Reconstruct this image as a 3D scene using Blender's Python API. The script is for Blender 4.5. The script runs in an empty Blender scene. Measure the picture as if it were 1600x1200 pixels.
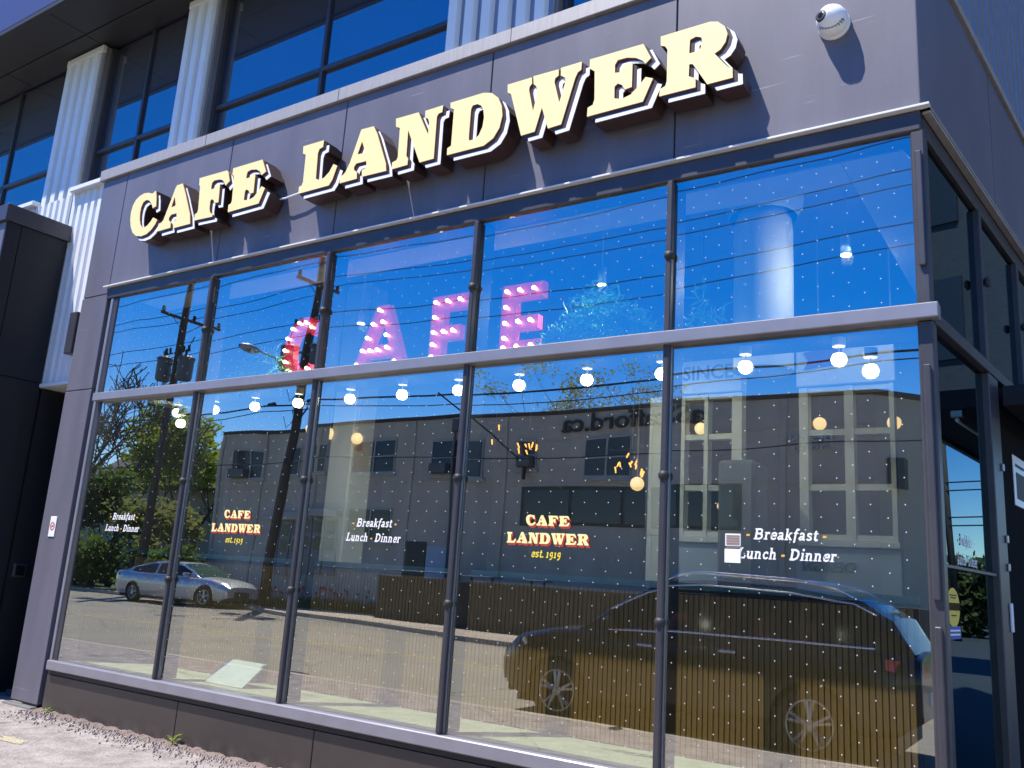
import bpy, bmesh, math, random
from mathutils import Vector, Matrix
from mathutils.geometry import tessellate_polygon
random.seed(7)
R = math.radians
scene = bpy.context.scene
col = scene.collection

# ------------------------------------------------------------------ camera, sky, sun, exposure
cd = bpy.data.cameras.new('camera'); cam = bpy.data.objects.new('camera', cd); col.objects.link(cam)
cd.sensor_fit = 'HORIZONTAL'; cd.sensor_width = 36.0; cd.lens = 36.0 * 1357.5 / 1600.0
cd.clip_start = 0.05; cd.clip_end = 900
RT = Vector((0.835, 0.546, 0.063)).normalized(); FW = Vector((-0.546, 0.809, 0.218))
FW = (FW - RT * FW.dot(RT)).normalized(); UPV = RT.cross(FW)
cam.matrix_world = Matrix(((RT.x, UPV.x, -FW.x, 2.212), (RT.y, UPV.y, -FW.y, -5.055), (RT.z, UPV.z, -FW.z, 1.553), (0, 0, 0, 1)))
scene.camera = cam

SUN = Vector((-0.8, -1.0, 2.6)).normalized()          # towards the sun
world = bpy.data.worlds.new('World'); scene.world = world; world.use_nodes = True
wn = world.node_tree.nodes; wl = world.node_tree.links
sky = wn.new('ShaderNodeTexSky'); sky.sky_type = 'NISHITA'; sky.sun_disc = False
sky.sun_elevation = math.asin(SUN.z); sky.sun_rotation = math.atan2(SUN.x, SUN.y)
sky.altitude = 100; sky.air_density = 1.0; sky.dust_density = 0.2; sky.ozone_density = 3.5
hs = wn.new('ShaderNodeHueSaturation'); hs.inputs['Saturation'].default_value = 1.53; hs.inputs['Hue'].default_value = 0.517
bg = wn['Background']; bg.inputs[1].default_value = 0.15
wl.new(sky.outputs[0], hs.inputs['Color']); wl.new(hs.outputs[0], bg.inputs[0])

sd = bpy.data.lights.new('sun', 'SUN'); sd.energy = 5.0; sd.angle = R(0.53); sd.color = (1.0, 0.955, 0.89)
sun = bpy.data.objects.new('sun', sd); col.objects.link(sun)
sun.rotation_euler = SUN.to_track_quat('Z', 'Y').to_euler(); sun.location = (-20, -25, 60)

scene.view_settings.view_transform = 'Standard'; scene.view_settings.look = 'None'
scene.view_settings.exposure = 0.8; scene.view_settings.gamma = 1.0; scene.view_settings.use_curve_mapping = False
scene.render.engine = 'CYCLES'
cy = scene.cycles
cy.use_denoising = True; cy.max_bounces = 10; cy.diffuse_bounces = 4; cy.glossy_bounces = 5; cy.transparent_max_bounces = 24
cy.caustics_reflective = False; cy.caustics_refractive = False; cy.sample_clamp_indirect = 4.0; cy.sample_clamp_direct = 0
try:
    cy.denoiser = 'OPENIMAGEDENOISE'
    cy.denoising_input_passes = 'RGB_ALBEDO_NORMAL'
except Exception: pass

# ------------------------------------------------------------------ materials
def newmat(name):
    m = bpy.data.materials.new(name); m.use_nodes = True
    return m, m.node_tree.nodes, m.node_tree.links
def mat(name, c, rough=0.5, metal=0.0, spec=0.5, var=0.0, scale=6.0, bump=0.0, bscale=40.0, c2=None, stretch=None, emit=None, estr=0.0, coat=0.0):
    m, n, l = newmat(name); b = n['Principled BSDF']
    b.inputs['Base Color'].default_value = (*c, 1); b.inputs['Roughness'].default_value = rough
    b.inputs['Metallic'].default_value = metal; b.inputs['Specular IOR Level'].default_value = spec
    b.inputs['Coat Weight'].default_value = coat; b.inputs['Coat Roughness'].default_value = 0.05
    tc = n.new('ShaderNodeTexCoord'); src = tc.outputs['Object']
    if stretch:
        mp = n.new('ShaderNodeMapping'); mp.inputs['Scale'].default_value = stretch; l.new(src, mp.inputs[0]); src = mp.outputs[0]
    if var > 0 or c2:
        t = n.new('ShaderNodeTexNoise'); t.inputs['Scale'].default_value = scale; t.inputs['Detail'].default_value = 6; t.inputs['Roughness'].default_value = 0.62
        l.new(src, t.inputs['Vector'])
        r = n.new('ShaderNodeValToRGB'); r.color_ramp.elements[0].position = 0.32; r.color_ramp.elements[1].position = 0.68
        a = c; d = c2 if c2 else tuple(min(1, x * (1 + var)) for x in c)
        if not c2: a = tuple(x * (1 - var) for x in c)
        r.color_ramp.elements[0].color = (*a, 1); r.color_ramp.elements[1].color = (*d, 1)
        l.new(t.outputs['Fac'], r.inputs[0]); l.new(r.outputs[0], b.inputs['Base Color'])
    if bump > 0:
        t2 = n.new('ShaderNodeTexNoise'); t2.inputs['Scale'].default_value = bscale; t2.inputs['Detail'].default_value = 5
        l.new(src, t2.inputs['Vector'])
        bp = n.new('ShaderNodeBump'); bp.inputs['Strength'].default_value = 0.6; bp.inputs['Distance'].default_value = bump
        l.new(t2.outputs['Fac'], bp.inputs['Height']); l.new(bp.outputs[0], b.inputs['Normal'])
    if emit:
        b.inputs['Emission Color'].default_value = (*emit, 1); b.inputs['Emission Strength'].default_value = estr
    return m
def glassmat(name, refl, tint, gcol=(0.98, 0.98, 0.95), wave=0.0):
    m, n, l = newmat(name); n.remove(n['Principled BSDF']); out = n['Material Output']
    tr = n.new('ShaderNodeBsdfTransparent'); tr.inputs[0].default_value = (*tint, 1)
    gl = n.new('ShaderNodeBsdfGlossy'); gl.inputs['Color'].default_value = (*gcol, 1); gl.inputs['Roughness'].default_value = 0.0
    # angle dependent reflectance (Schlick), the same from both sides of the sheet
    ge = n.new('ShaderNodeNewGeometry'); dt = n.new('ShaderNodeVectorMath'); dt.operation = 'DOT_PRODUCT'
    l.new(ge.outputs['Incoming'], dt.inputs[0]); l.new(ge.outputs['True Normal'], dt.inputs[1])
    ab = n.new('ShaderNodeMath'); ab.operation = 'ABSOLUTE'; l.new(dt.outputs['Value'], ab.inputs[0])
    om = n.new('ShaderNodeMath'); om.operation = 'SUBTRACT'; om.inputs[0].default_value = 1.0; l.new(ab.outputs[0], om.inputs[1])
    pw = n.new('ShaderNodeMath'); pw.operation = 'POWER'; pw.inputs[1].default_value = 5.0; l.new(om.outputs[0], pw.inputs[0])
    ad = n.new('ShaderNodeMath'); ad.operation = 'MULTIPLY_ADD'; ad.use_clamp = True; ad.inputs[1].default_value = 1 - refl; ad.inputs[2].default_value = refl
    l.new(pw.outputs[0], ad.inputs[0])
    mx = n.new('ShaderNodeMixShader'); l.new(ad.outputs[0], mx.inputs[0]); l.new(tr.outputs[0], mx.inputs[1]); l.new(gl.outputs[0], mx.inputs[2])
    if wave > 0:
        tc = n.new('ShaderNodeTexCoord'); t = n.new('ShaderNodeTexNoise'); t.inputs['Scale'].default_value = 0.9; t.inputs['Detail'].default_value = 1.0
        l.new(tc.outputs['Object'], t.inputs['Vector']); bp = n.new('ShaderNodeBump'); bp.inputs['Strength'].default_value = 1.0; bp.inputs['Distance'].default_value = wave
        l.new(t.outputs['Fac'], bp.inputs['Height']); l.new(bp.outputs[0], gl.inputs['Normal'])
    l.new(mx.outputs[0], out.inputs[0]); return m
def darkglass(name, base, refl, wave=0.0):
    m, n, l = newmat(name); b = n['Principled BSDF']; out = n['Material Output']
    b.inputs['Base Color'].default_value = (*base, 1); b.inputs['Roughness'].default_value = 0.6
    gl = n.new('ShaderNodeBsdfGlossy'); gl.inputs['Color'].default_value = (0.9, 0.95, 1.0, 1); gl.inputs['Roughness'].default_value = 0.0
    mx = n.new('ShaderNodeMixShader'); mx.inputs[0].default_value = refl
    l.new(b.outputs[0], mx.inputs[1]); l.new(gl.outputs[0], mx.inputs[2]); l.new(mx.outputs[0], out.inputs[0]); return m
M = {}
M['fascia'] = mat('graphite cladding', (0.133, 0.125, 0.152), 0.42, 0.0, 0.42, var=0.11, scale=2.2, stretch=(1.6, 1, 0.3))
def scratches(m, scl, thr, amt, colr):
    n, l = m.node_tree.nodes, m.node_tree.links; b = n['Principled BSDF']
    tc = n.new('ShaderNodeTexCoord'); acc = None
    for rot, st in ((0.45, (0.35, 1, 9)), (-0.25, (0.5, 1, 12)), (1.35, (0.5, 1, 10))):
        mp = n.new('ShaderNodeMapping'); mp.inputs['Rotation'].default_value = (0, rot, 0); mp.inputs['Scale'].default_value = st; l.new(tc.outputs['Object'], mp.inputs[0])
        t = n.new('ShaderNodeTexNoise'); t.inputs['Scale'].default_value = scl; t.inputs['Detail'].default_value = 3; l.new(mp.outputs[0], t.inputs['Vector'])
        q = n.new('ShaderNodeMapRange'); q.inputs[1].default_value = thr; q.inputs[2].default_value = thr + 0.05; q.inputs[4].default_value = amt; l.new(t.outputs['Fac'], q.inputs[0])
        if acc is None: acc = q.outputs[0]
        else:
            a = n.new('ShaderNodeMath'); a.operation = 'MAXIMUM'; l.new(acc, a.inputs[0]); l.new(q.outputs[0], a.inputs[1]); acc = a.outputs[0]
    mx = n.new('ShaderNodeMix'); mx.data_type = 'RGBA'; mx.inputs[7].default_value = (*colr, 1); l.new(acc, mx.inputs[0])
    src = b.inputs['Base Color'].links[0].from_socket; l.new(src, mx.inputs[6]); l.new(mx.outputs[2], b.inputs['Base Color'])
scratches(M['fascia'], 3.0, 0.71, 0.55, (0.34, 0.34, 0.38))
def speckle(m, scl, thr, colr, amt=0.8):
    n, l = m.node_tree.nodes, m.node_tree.links; b = n['Principled BSDF']; tc = n.new('ShaderNodeTexCoord')
    t = n.new('ShaderNodeTexNoise'); t.inputs['Scale'].default_value = scl; t.inputs['Detail'].default_value = 2; l.new(tc.outputs['Object'], t.inputs['Vector'])
    q = n.new('ShaderNodeMapRange'); q.inputs[1].default_value = thr; q.inputs[2].default_value = thr + 0.06; q.inputs[4].default_value = amt; l.new(t.outputs['Fac'], q.inputs[0])
    mx = n.new('ShaderNodeMix'); mx.data_type = 'RGBA'; mx.inputs[7].default_value = (*colr, 1); l.new(q.outputs[0], mx.inputs[0])
    src = b.inputs['Base Color'].links[0].from_socket; l.new(src, mx.inputs[6]); l.new(mx.outputs[2], b.inputs['Base Color'])
M['pilaster'] = M['fascia']
M['coping'] = mat('weathered coping', (0.30, 0.285, 0.28), 0.5, 0.2, c2=(0.40, 0.37, 0.35), scale=9, stretch=(3.5, 1, 0.25))
M['frame'] = mat('anodised frame', (0.06, 0.056, 0.062), 0.42, 0.3, var=0.15, scale=3)
M['bar'] = mat('grey aluminium bar', (0.27, 0.26, 0.285), 0.36, 0.35, var=0.08, scale=4)
M['flash'] = mat('sun glint folded flashing', (0.72, 0.71, 0.70), 0.35)  # pale base colour carries the sun's bright line along the folded edge
M['black'] = mat('black reveal', (0.012, 0.012, 0.014), 0.5)
M['base'] = mat('dark bronze base panel', (0.055, 0.047, 0.043), 0.33, 0.35, c2=(0.072, 0.06, 0.055), scale=1.7)
M['blackpanel'] = mat('black cladding panel', (0.016, 0.016, 0.019), 0.5, 0.0, 0.25, var=0.1, scale=1.2)
M['white_sheet'] = mat('white corrugated sheet', (0.74, 0.75, 0.77), 0.4, 0.0, var=0.03, scale=2)
M['soffit'] = mat('dark soffit', (0.018, 0.018, 0.02), 0.55)
M['eave'] = mat('blue grey eave metal', (0.055, 0.055, 0.12), 0.4)
M['glass'] = glassmat('shop window glass', 0.40, (0.86, 0.93, 0.84), wave=0.0026)
M['glass_in'] = glassmat('inner glass face', 0.05, (0.94, 0.97, 0.95))
M['side_glass'] = glassmat('side window glass', 0.30, (0.16, 0.21, 0.24), gcol=(0.42, 0.60, 0.66), wave=0.0009)
M['upglass'] = darkglass('upper window glass', (0.008, 0.01, 0.02), 0.24)
M['dot'] = mat('white frit', (0.62, 0.62, 0.62), 0.6)
M['cream'] = mat('cream letter face', (0.88, 0.74, 0.34), 0.55)
M['orange'] = mat('painted orange edge glow', (0.75, 0.27, 0.03), 0.45)  # orange paint stands in for the glow along the letter edges
M['brown'] = mat('dark brown letter body', (0.052, 0.026, 0.022), 0.38, var=0.1, scale=4)
M['shade_white'] = mat('white letter shade', (0.86, 0.85, 0.86), 0.5)
M['white_plastic'] = mat('white plastic', (0.8, 0.8, 0.8), 0.35)
M['black_gloss'] = mat('black lens', (0.01, 0.01, 0.012), 0.08)
M['grey_metal'] = mat('grey metal', (0.35, 0.35, 0.36), 0.35, 0.6)
M['vinyl_white'] = mat('white vinyl', (0.86, 0.83, 0.80), 0.5)
M['vinyl_cream'] = mat('cream yellow vinyl', (0.92, 0.78, 0.32), 0.5)
M['vinyl_orange'] = mat('orange vinyl', (0.85, 0.42, 0.05), 0.5)
M['vinyl_red'] = mat('red vinyl', (0.42, 0.035, 0.02), 0.5)
M['vinyl_yellow'] = mat('yellow vinyl', (0.85, 0.66, 0.06), 0.5)
M['concrete'] = mat('sidewalk concrete', (0.16, 0.135, 0.122), 0.9, c2=(0.33, 0.295, 0.27), scale=4.5, bump=0.010, bscale=70)
speckle(M['concrete'], 48, 0.58, (0.42, 0.375, 0.35), 0.7); speckle(M['concrete'], 30, 0.63, (0.085, 0.068, 0.06), 0.8)
M['asphalt'] = mat('road asphalt', (0.19, 0.175, 0.135), 0.9, c2=(0.24, 0.22, 0.17), scale=0.7, bump=0.004, bscale=120)
M['lane'] = mat('dark lane asphalt', (0.045, 0.045, 0.047), 0.9, var=0.15, scale=1.0)
M['far_concrete'] = mat('far sidewalk concrete', (0.40, 0.32, 0.235), 0.85, var=0.12, scale=1.3)
M['kerb'] = mat('kerb concrete', (0.36, 0.31, 0.25), 0.85, var=0.12, scale=3)
M['yellow_line'] = mat('worn yellow paint', (0.42, 0.30, 0.06), 0.8, var=0.25, scale=5)
M['stone'] = mat('gravel stone', (0.33, 0.275, 0.245), 0.9, var=0.4, scale=30)
def cracks(m, scl, width, colr):
    n, l = m.node_tree.nodes, m.node_tree.links; b = n['Principled BSDF']; tc = n.new('ShaderNodeTexCoord')
    t = n.new('ShaderNodeTexNoise'); t.inputs['Scale'].default_value = 3.0; t.inputs['Detail'].default_value = 4; l.new(tc.outputs['Object'], t.inputs['Vector'])
    ad = n.new('ShaderNodeMix'); ad.data_type = 'RGBA'; ad.blend_type = 'LINEAR_LIGHT'; ad.inputs[0].default_value = 0.16; l.new(tc.outputs['Object'], ad.inputs[6]); l.new(t.outputs['Color'], ad.inputs[7])
    v = n.new('ShaderNodeTexVoronoi'); v.feature = 'DISTANCE_TO_EDGE'; v.inputs['Scale'].default_value = scl; l.new(ad.outputs[2], v.inputs['Vector'])
    q = n.new('ShaderNodeMapRange'); q.inputs[1].default_value = 0.0; q.inputs[2].default_value = width; q.inputs[3].default_value = 0.75; q.inputs[4].default_value = 0.0; l.new(v.outputs['Distance'], q.inputs[0])
    mx = n.new('ShaderNodeMix'); mx.data_type = 'RGBA'; mx.inputs[7].default_value = (*colr, 1); l.new(q.outputs[0], mx.inputs[0])
    src = b.inputs['Base Color'].links[0].from_socket; l.new(src, mx.inputs[6]); l.new(mx.outputs[2], b.inputs['Base Color'])
cracks(M['concrete'], 0.38, 0.006, (0.05, 0.04, 0.037)); cracks(M['asphalt'], 0.35, 0.008, (0.05, 0.048, 0.045))
def splash(m, z0, colr, amt):
    n, l = m.node_tree.nodes, m.node_tree.links; b = n['Principled BSDF']; tc = n.new('ShaderNodeTexCoord'); sp = n.new('ShaderNodeSeparateXYZ'); l.new(tc.outputs['Object'], sp.inputs[0])
    t = n.new('ShaderNodeTexNoise'); t.inputs['Scale'].default_value = 9; t.inputs['Detail'].default_value = 8; l.new(tc.outputs['Object'], t.inputs['Vector'])
    q = n.new('ShaderNodeMapRange'); q.inputs[1].default_value = z0; q.inputs[2].default_value = 0.0; q.inputs[4].default_value = 1.0; l.new(sp.outputs['Z'], q.inputs[0])
    q2 = n.new('ShaderNodeMapRange'); q2.inputs[1].default_value = 0.38; q2.inputs[2].default_value = 0.72; l.new(t.outputs['Fac'], q2.inputs[0])
    mu = n.new('ShaderNodeMath'); mu.operation = 'MULTIPLY'; l.new(q.outputs[0], mu.inputs[0]); l.new(q2.outputs[0], mu.inputs[1])
    m2 = n.new('ShaderNodeMath'); m2.operation = 'MULTIPLY'; m2.inputs[1].default_value = amt; l.new(mu.outputs[0], m2.inputs[0])
    mx = n.new('ShaderNodeMix'); mx.data_type = 'RGBA'; mx.inputs[7].default_value = (*colr, 1); l.new(m2.outputs[0], mx.inputs[0])
    src = b.inputs['Base Color'].links[0].from_socket; l.new(src, mx.inputs[6]); l.new(mx.outputs[2], b.inputs['Base Color'])
splash(M['base'], 0.13, (0.17, 0.14, 0.12), 0.8)
M['dirt'] = mat('dirt', (0.17, 0.13, 0.11), 0.95, var=0.3, scale=12, bump=0.01, bscale=60)
M['lawn'] = mat('lawn', (0.05, 0.09, 0.02), 0.9, var=0.4, scale=4)
M['rail_wood'] = mat('brown slat wood', (0.36, 0.18, 0.06), 0.5, c2=(0.46, 0.25, 0.09), scale=3, stretch=(8, 8, 0.6))
M['slat_gap'] = mat('dark slat backing', (0.02, 0.012, 0.007), 0.8)
M['ledge'] = mat('window ledge', (0.62, 0.62, 0.42), 0.6, var=0.05, scale=3)
M['int_wall'] = mat('interior wall', (0.30, 0.28, 0.26), 0.8)
M['int_dark'] = mat('interior dark', (0.05, 0.05, 0.055), 0.8)
M['int_floor'] = mat('interior floor', (0.10, 0.085, 0.07), 0.6)
M['int_white'] = mat('interior white paint', (0.72, 0.74, 0.72), 0.6)
M['int_blue'] = mat('pale blue panel', (0.42, 0.50, 0.60), 0.6)
M['int_grey'] = mat('slate panel', (0.14, 0.16, 0.18), 0.5)
M['marquee_glow'] = mat('glowing marquee red', (0.68, 0.02, 0.08), 0.4, emit=(0.95, 0.01, 0.05), estr=0.20)  # letter faces emit too, brightening the red beyond what the bulbs give
M['bulb'] = mat('lit bulb', (1, 1, 1), 0.3, emit=(1.0, 0.86, 0.70), estr=4.5)
M['globe'] = mat('lit opal globe', (1, 1, 1), 0.3, emit=(1.0, 0.93, 0.82), estr=10.0)
M['globe_warm'] = mat('warm opal globe', (1, 1, 1), 0.3, emit=(1.0, 0.62, 0.25), estr=1.0)
M['holder'] = mat('lamp holder', (0.75, 0.68, 0.62), 0.5)
M['vine'] = mat('pale green vine', (0.13, 0.40, 0.14), 0.6, c2=(0.40, 0.72, 0.34), scale=9)
M['paper'] = mat('white paper', (0.82, 0.84, 0.80), 0.7)
M['render_wall'] = mat('grey painted wall', (0.47, 0.40, 0.32), 0.85, c2=(0.60, 0.525, 0.43), scale=0.8, stretch=(1, 1, 0.35))
M['parapet'] = mat('dark parapet', (0.05, 0.045, 0.045), 0.7)
M['win_frame'] = mat('grey window frame', (0.42, 0.40, 0.37), 0.6)
M['far_glass'] = darkglass('far window glass', (0.014, 0.016, 0.018), 0.035)
M['shop_dark'] = mat('dark shop front', (0.02, 0.02, 0.022), 0.4)
M['sign_black'] = mat('black sign letter', (0.012, 0.012, 0.015), 0.5)
M['sign_pale'] = mat('pale sign letter', (0.55, 0.56, 0.58), 0.5)
M['sign_navy'] = mat('slate sign letter', (0.10, 0.13, 0.18), 0.5)
M['fence_wood'] = mat('dark brown fence board', (0.05, 0.035, 0.026), 0.7, var=0.25, scale=3, stretch=(6, 6, 0.6))
M['pole_wood'] = mat('weathered pole wood', (0.075, 0.055, 0.045), 0.85, var=0.3, scale=5, stretch=(6, 6, 0.5))
M['can'] = mat('transformer steel', (0.10, 0.105, 0.115), 0.5)
M['wire'] = mat('black cable', (0.012, 0.012, 0.013), 0.6)
M['tulip'] = mat('red tulip', (0.55, 0.03, 0.04), 0.6)
M['leaf_dark'] = mat('dark leaf', (0.035, 0.060, 0.014), 0.6, c2=(0.07, 0.10, 0.025), scale=2.0)
M['leaf_lime'] = mat('lime leaf', (0.14, 0.22, 0.02), 0.6, c2=(0.26, 0.33, 0.04), scale=2.0)
M['leaf_olive'] = mat('olive leaf', (0.09, 0.10, 0.03), 0.6, c2=(0.15, 0.15, 0.05), scale=2.0)
def backlit(m, tint, k):
    n, l = m.node_tree.nodes, m.node_tree.links; out = n['Material Output']; b = n['Principled BSDF']
    t = n.new('ShaderNodeBsdfTranslucent'); t.inputs[0].default_value = (*tint, 1); x = n.new('ShaderNodeMixShader'); x.inputs[0].default_value = k
    l.new(b.outputs[0], x.inputs[1]); l.new(t.outputs[0], x.inputs[2]); l.new(x.outputs[0], out.inputs[0])
backlit(M['leaf_dark'], (0.10, 0.17, 0.03), 0.40); backlit(M['leaf_lime'], (0.30, 0.38, 0.045), 0.4); backlit(M['leaf_olive'], (0.20, 0.22, 0.06), 0.45)
M['matte_black'] = mat('matte black cladding', (0.010, 0.010, 0.012), 0.9, 0.0, 0.05, var=0.1, scale=1.5)
M['bark'] = mat('bark', (0.06, 0.045, 0.035), 0.9, var=0.3, scale=8)
M['shingle'] = mat('grey shingle roof', (0.11, 0.10, 0.10), 0.9, var=0.2, scale=3)
M['siding'] = mat('house siding', (0.30, 0.29, 0.27), 0.8)
M['brick_far'] = mat('dark brick', (0.055, 0.06, 0.075), 0.85, var=0.25, scale=4, stretch=(1, 1, 6))
M['silver'] = mat('silver car paint', (0.50, 0.51, 0.53), 0.28, 0.5, coat=0.6)
M['carblack'] = mat('black car paint', (0.010, 0.010, 0.011), 0.25, 0.0, 0.35, coat=0.35)
M['carglass'] = mat('car window glass', (0.010, 0.012, 0.012), 0.05, 0.0, 0.35)
M['carglass_teal'] = mat('car windscreen glass', (0.02, 0.07, 0.065), 0.03, 0.0, 0.9)
M['tyre'] = mat('tyre rubber', (0.018, 0.018, 0.018), 0.8)
M['alloy'] = mat('alloy rim', (0.42, 0.42, 0.43), 0.3, 0.8)
M['chrome'] = mat('chrome trim', (0.8, 0.8, 0.82), 0.08, 1.0)
M['lampglass'] = mat('headlight glass', (0.5, 0.5, 0.52), 0.06, 0.3)
M['red_lamp'] = mat('tail lamp red', (0.45, 0.01, 0.015), 0.15)
M['dark_plastic'] = mat('dark plastic', (0.018, 0.018, 0.02), 0.6)

# ------------------------------------------------------------------ mesh helpers
def wloc(o):
    v = Vector((0, 0, 0))
    while o is not None:
        v += o.location; o = o.parent
    return v
class MB:
    def __init__(self): self.v = []; self.f = []; self.m = []
    def add(self, vs, fs, mi=0):
        o = len(self.v); self.v += [tuple(p) for p in vs]
        for q in fs: self.f.append([i + o for i in q]); self.m.append(mi)
        return self
    def box(self, x0, x1, y0, y1, z0, z1, mi=0, xf=None):
        vs = [(x0, y0, z0), (x1, y0, z0), (x1, y1, z0), (x0, y1, z0), (x0, y0, z1), (x1, y0, z1), (x1, y1, z1), (x0, y1, z1)]
        if xf: vs = [xf(*p) for p in vs]
        return self.add(vs, [(0, 3, 2, 1), (4, 5, 6, 7), (0, 1, 5, 4), (1, 2, 6, 5), (2, 3, 7, 6), (3, 0, 4, 7)], mi)
    def bbox(self, x0, x1, y0, y1, z0, z1, c=0.01, mi=0, xf=None):
        """box with chamfered edges along all three axes"""
        vs = []; idx = {}
        for sx in (0, 1):
            for sy in (0, 1):
                for sz in (0, 1):
                    X, Y, Z = (x0, x1)[sx], (y0, y1)[sy], (z0, z1)[sz]
                    dx, dy, dz = (c, -c)[sx], (c, -c)[sy], (c, -c)[sz]
                    for k, p in enumerate(((X, Y + dy, Z + dz), (X + dx, Y, Z + dz), (X + dx, Y + dy, Z))):
                        idx[(sx, sy, sz, k)] = len(vs); vs.append(xf(*p) if xf else p)
        I = lambda a, b, d, k: idx[(a, b, d, k)]
        fs = []
        for s in (0, 1):
            q = [I(s, 0, 0, 0), I(s, 1, 0, 0), I(s, 1, 1, 0), I(s, 0, 1, 0)]; fs.append(q if s else q[::-1])
            q = [I(0, s, 0, 1), I(1, s, 0, 1), I(1, s, 1, 1), I(0, s, 1, 1)]; fs.append(q[::-1] if s else q)
            q = [I(0, 0, s, 2), I(1, 0, s, 2), I(1, 1, s, 2), I(0, 1, s, 2)]; fs.append(q if s else q[::-1])
        for a in (0, 1):
            for b in (0, 1):
                fs.append([I(a, b, 0, 0), I(a, b, 0, 1), I(a, b, 1, 1), I(a, b, 1, 0)])
                fs.append([I(a, 0, b, 0), I(a, 0, b, 2), I(a, 1, b, 2), I(a, 1, b, 0)])
                fs.append([I(0, a, b, 1), I(0, a, b, 2), I(1, a, b, 2), I(1, a, b, 1)])
                for d in (0, 1): fs.append([I(a, b, d, 0), I(a, b, d, 1), I(a, b, d, 2)])
        return self.add(vs, fs, mi)
    def tube(self, pts, r, n=8, mi=0, caps=True):
        pts = [Vector(p) for p in pts]; rs = r if isinstance(r, (list, tuple)) else [r] * len(pts)
        rings = []; prev = None
        for i, p in enumerate(pts):
            d = (pts[min(i + 1, len(pts) - 1)] - pts[max(i - 1, 0)]).normalized()
            a = prev - d * prev.dot(d) if prev is not None else d.orthogonal()
            if a.length < 1e-6: a = d.orthogonal()
            a.normalize(); prev = a; b = d.cross(a)
            rings.append([p + (a * math.cos(2 * math.pi * k / n) + b * math.sin(2 * math.pi * k / n)) * rs[i] for k in range(n)])
        vs = [q for rg in rings for q in rg]; fs = []
        for i in range(len(pts) - 1):
            for k in range(n): fs.append((i * n + k, i * n + (k + 1) % n, (i + 1) * n + (k + 1) % n, (i + 1) * n + k))
        if caps: fs.append(tuple(range(n))[::-1]); fs.append(tuple((len(pts) - 1) * n + k for k in range(n)))
        return self.add(vs, fs, mi)
    def lathe(self, prof, n=16, c=(0, 0, 0), axis='z', mi=0):
        vs = []; fs = []
        for r, h in prof:
            for k in range(n):
                a = 2 * math.pi * k / n; u, w = r * math.cos(a), r * math.sin(a)
                p = (u, w, h) if axis == 'z' else ((u, h, w) if axis == 'y' else (h, u, w))
                vs.append((p[0] + c[0], p[1] + c[1], p[2] + c[2]))
        for i in range(len(prof) - 1):
            for k in range(n): fs.append((i * n + k, i * n + (k + 1) % n, (i + 1) * n + (k + 1) % n, (i + 1) * n + k))
        return self.add(vs, fs, mi)
    def prism(self, outer, holes, fn, d0, d1, mi=0, ms=None, front=True, back=True):
        """polygon with holes, extruded between depths d0 (front) and d1; fn maps (u, w, depth) to a point"""
        ms = mi if ms is None else ms
        loops = [outer] + list(holes)
        flat = [p for lp in loops for p in lp]
        tris = tessellate_polygon([[Vector((p[0], p[1], 0)) for p in lp] for lp in loops])
        if front: self.add([fn(p[0], p[1], d0) for p in flat], [tuple(t) for t in tris], mi)
        if back: self.add([fn(p[0], p[1], d1) for p in flat], [tuple(t)[::-1] for t in tris], ms)
        if d0 != d1:
            for lp in loops:
                k = len(lp); vs = [fn(p[0], p[1], d0) for p in lp] + [fn(p[0], p[1], d1) for p in lp]
                self.add(vs, [(i, (i + 1) % k, (i + 1) % k + k, i + k) for i in range(k)], ms)
        return self
    def build(self, name, mats, parent=None, smooth=False, recalc=False):
        me = bpy.data.meshes.new(name); off = wloc(parent) if parent is not None else Vector((0, 0, 0))
        me.from_pydata([(p[0] - off.x, p[1] - off.y, p[2] - off.z) for p in self.v], [], self.f)
        for mm in (mats if isinstance(mats, (list, tuple)) else [mats]): me.materials.append(mm)
        if isinstance(mats, (list, tuple)) and len(mats) > 1: me.polygons.foreach_set('material_index', self.m)
        if recalc:
            bm = bmesh.new(); bm.from_mesh(me); bmesh.ops.recalc_face_normals(bm, faces=bm.faces); bm.to_mesh(me); bm.free()
        if smooth: me.polygons.foreach_set('use_smooth', [True] * len(me.polygons))
        me.update(); o = bpy.data.objects.new(name, me); col.objects.link(o)
        if parent is not None: o.parent = parent
        return o
def tag(o, label=None, cat=None, group=None, kind=None):
    if label: o['label'] = label
    if cat: o['category'] = cat
    if group: o['group'] = group
    if kind: o['kind'] = kind
    return o
def thing(name, label, cat, loc=(0, 0, 0), group=None):
    o = bpy.data.objects.new(name, None); col.objects.link(o); o.location = loc; o.empty_display_size = 0.1
    return tag(o, label, cat, group)
def structure(name, mb, m): return tag(mb.build(name, m), kind='structure')
def clone(o, parent=None, loc=None):
    c = o.copy(); col.objects.link(c); c.parent = parent
    if loc is not None: c.location = loc
    for ch in o.children: clone(ch, c)
    return c
SA = R(83.0); SE = Vector((math.cos(SA), math.sin(SA), 0)); SN = Vector((math.sin(SA), -math.cos(SA), 0)); SO = Vector((1.545, 0.0, 0))
def side(s, o, z):                                   # the side street front: s along it, o outwards
    p = SO + SE * s + SN * o; return (p.x, p.y, z)
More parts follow.
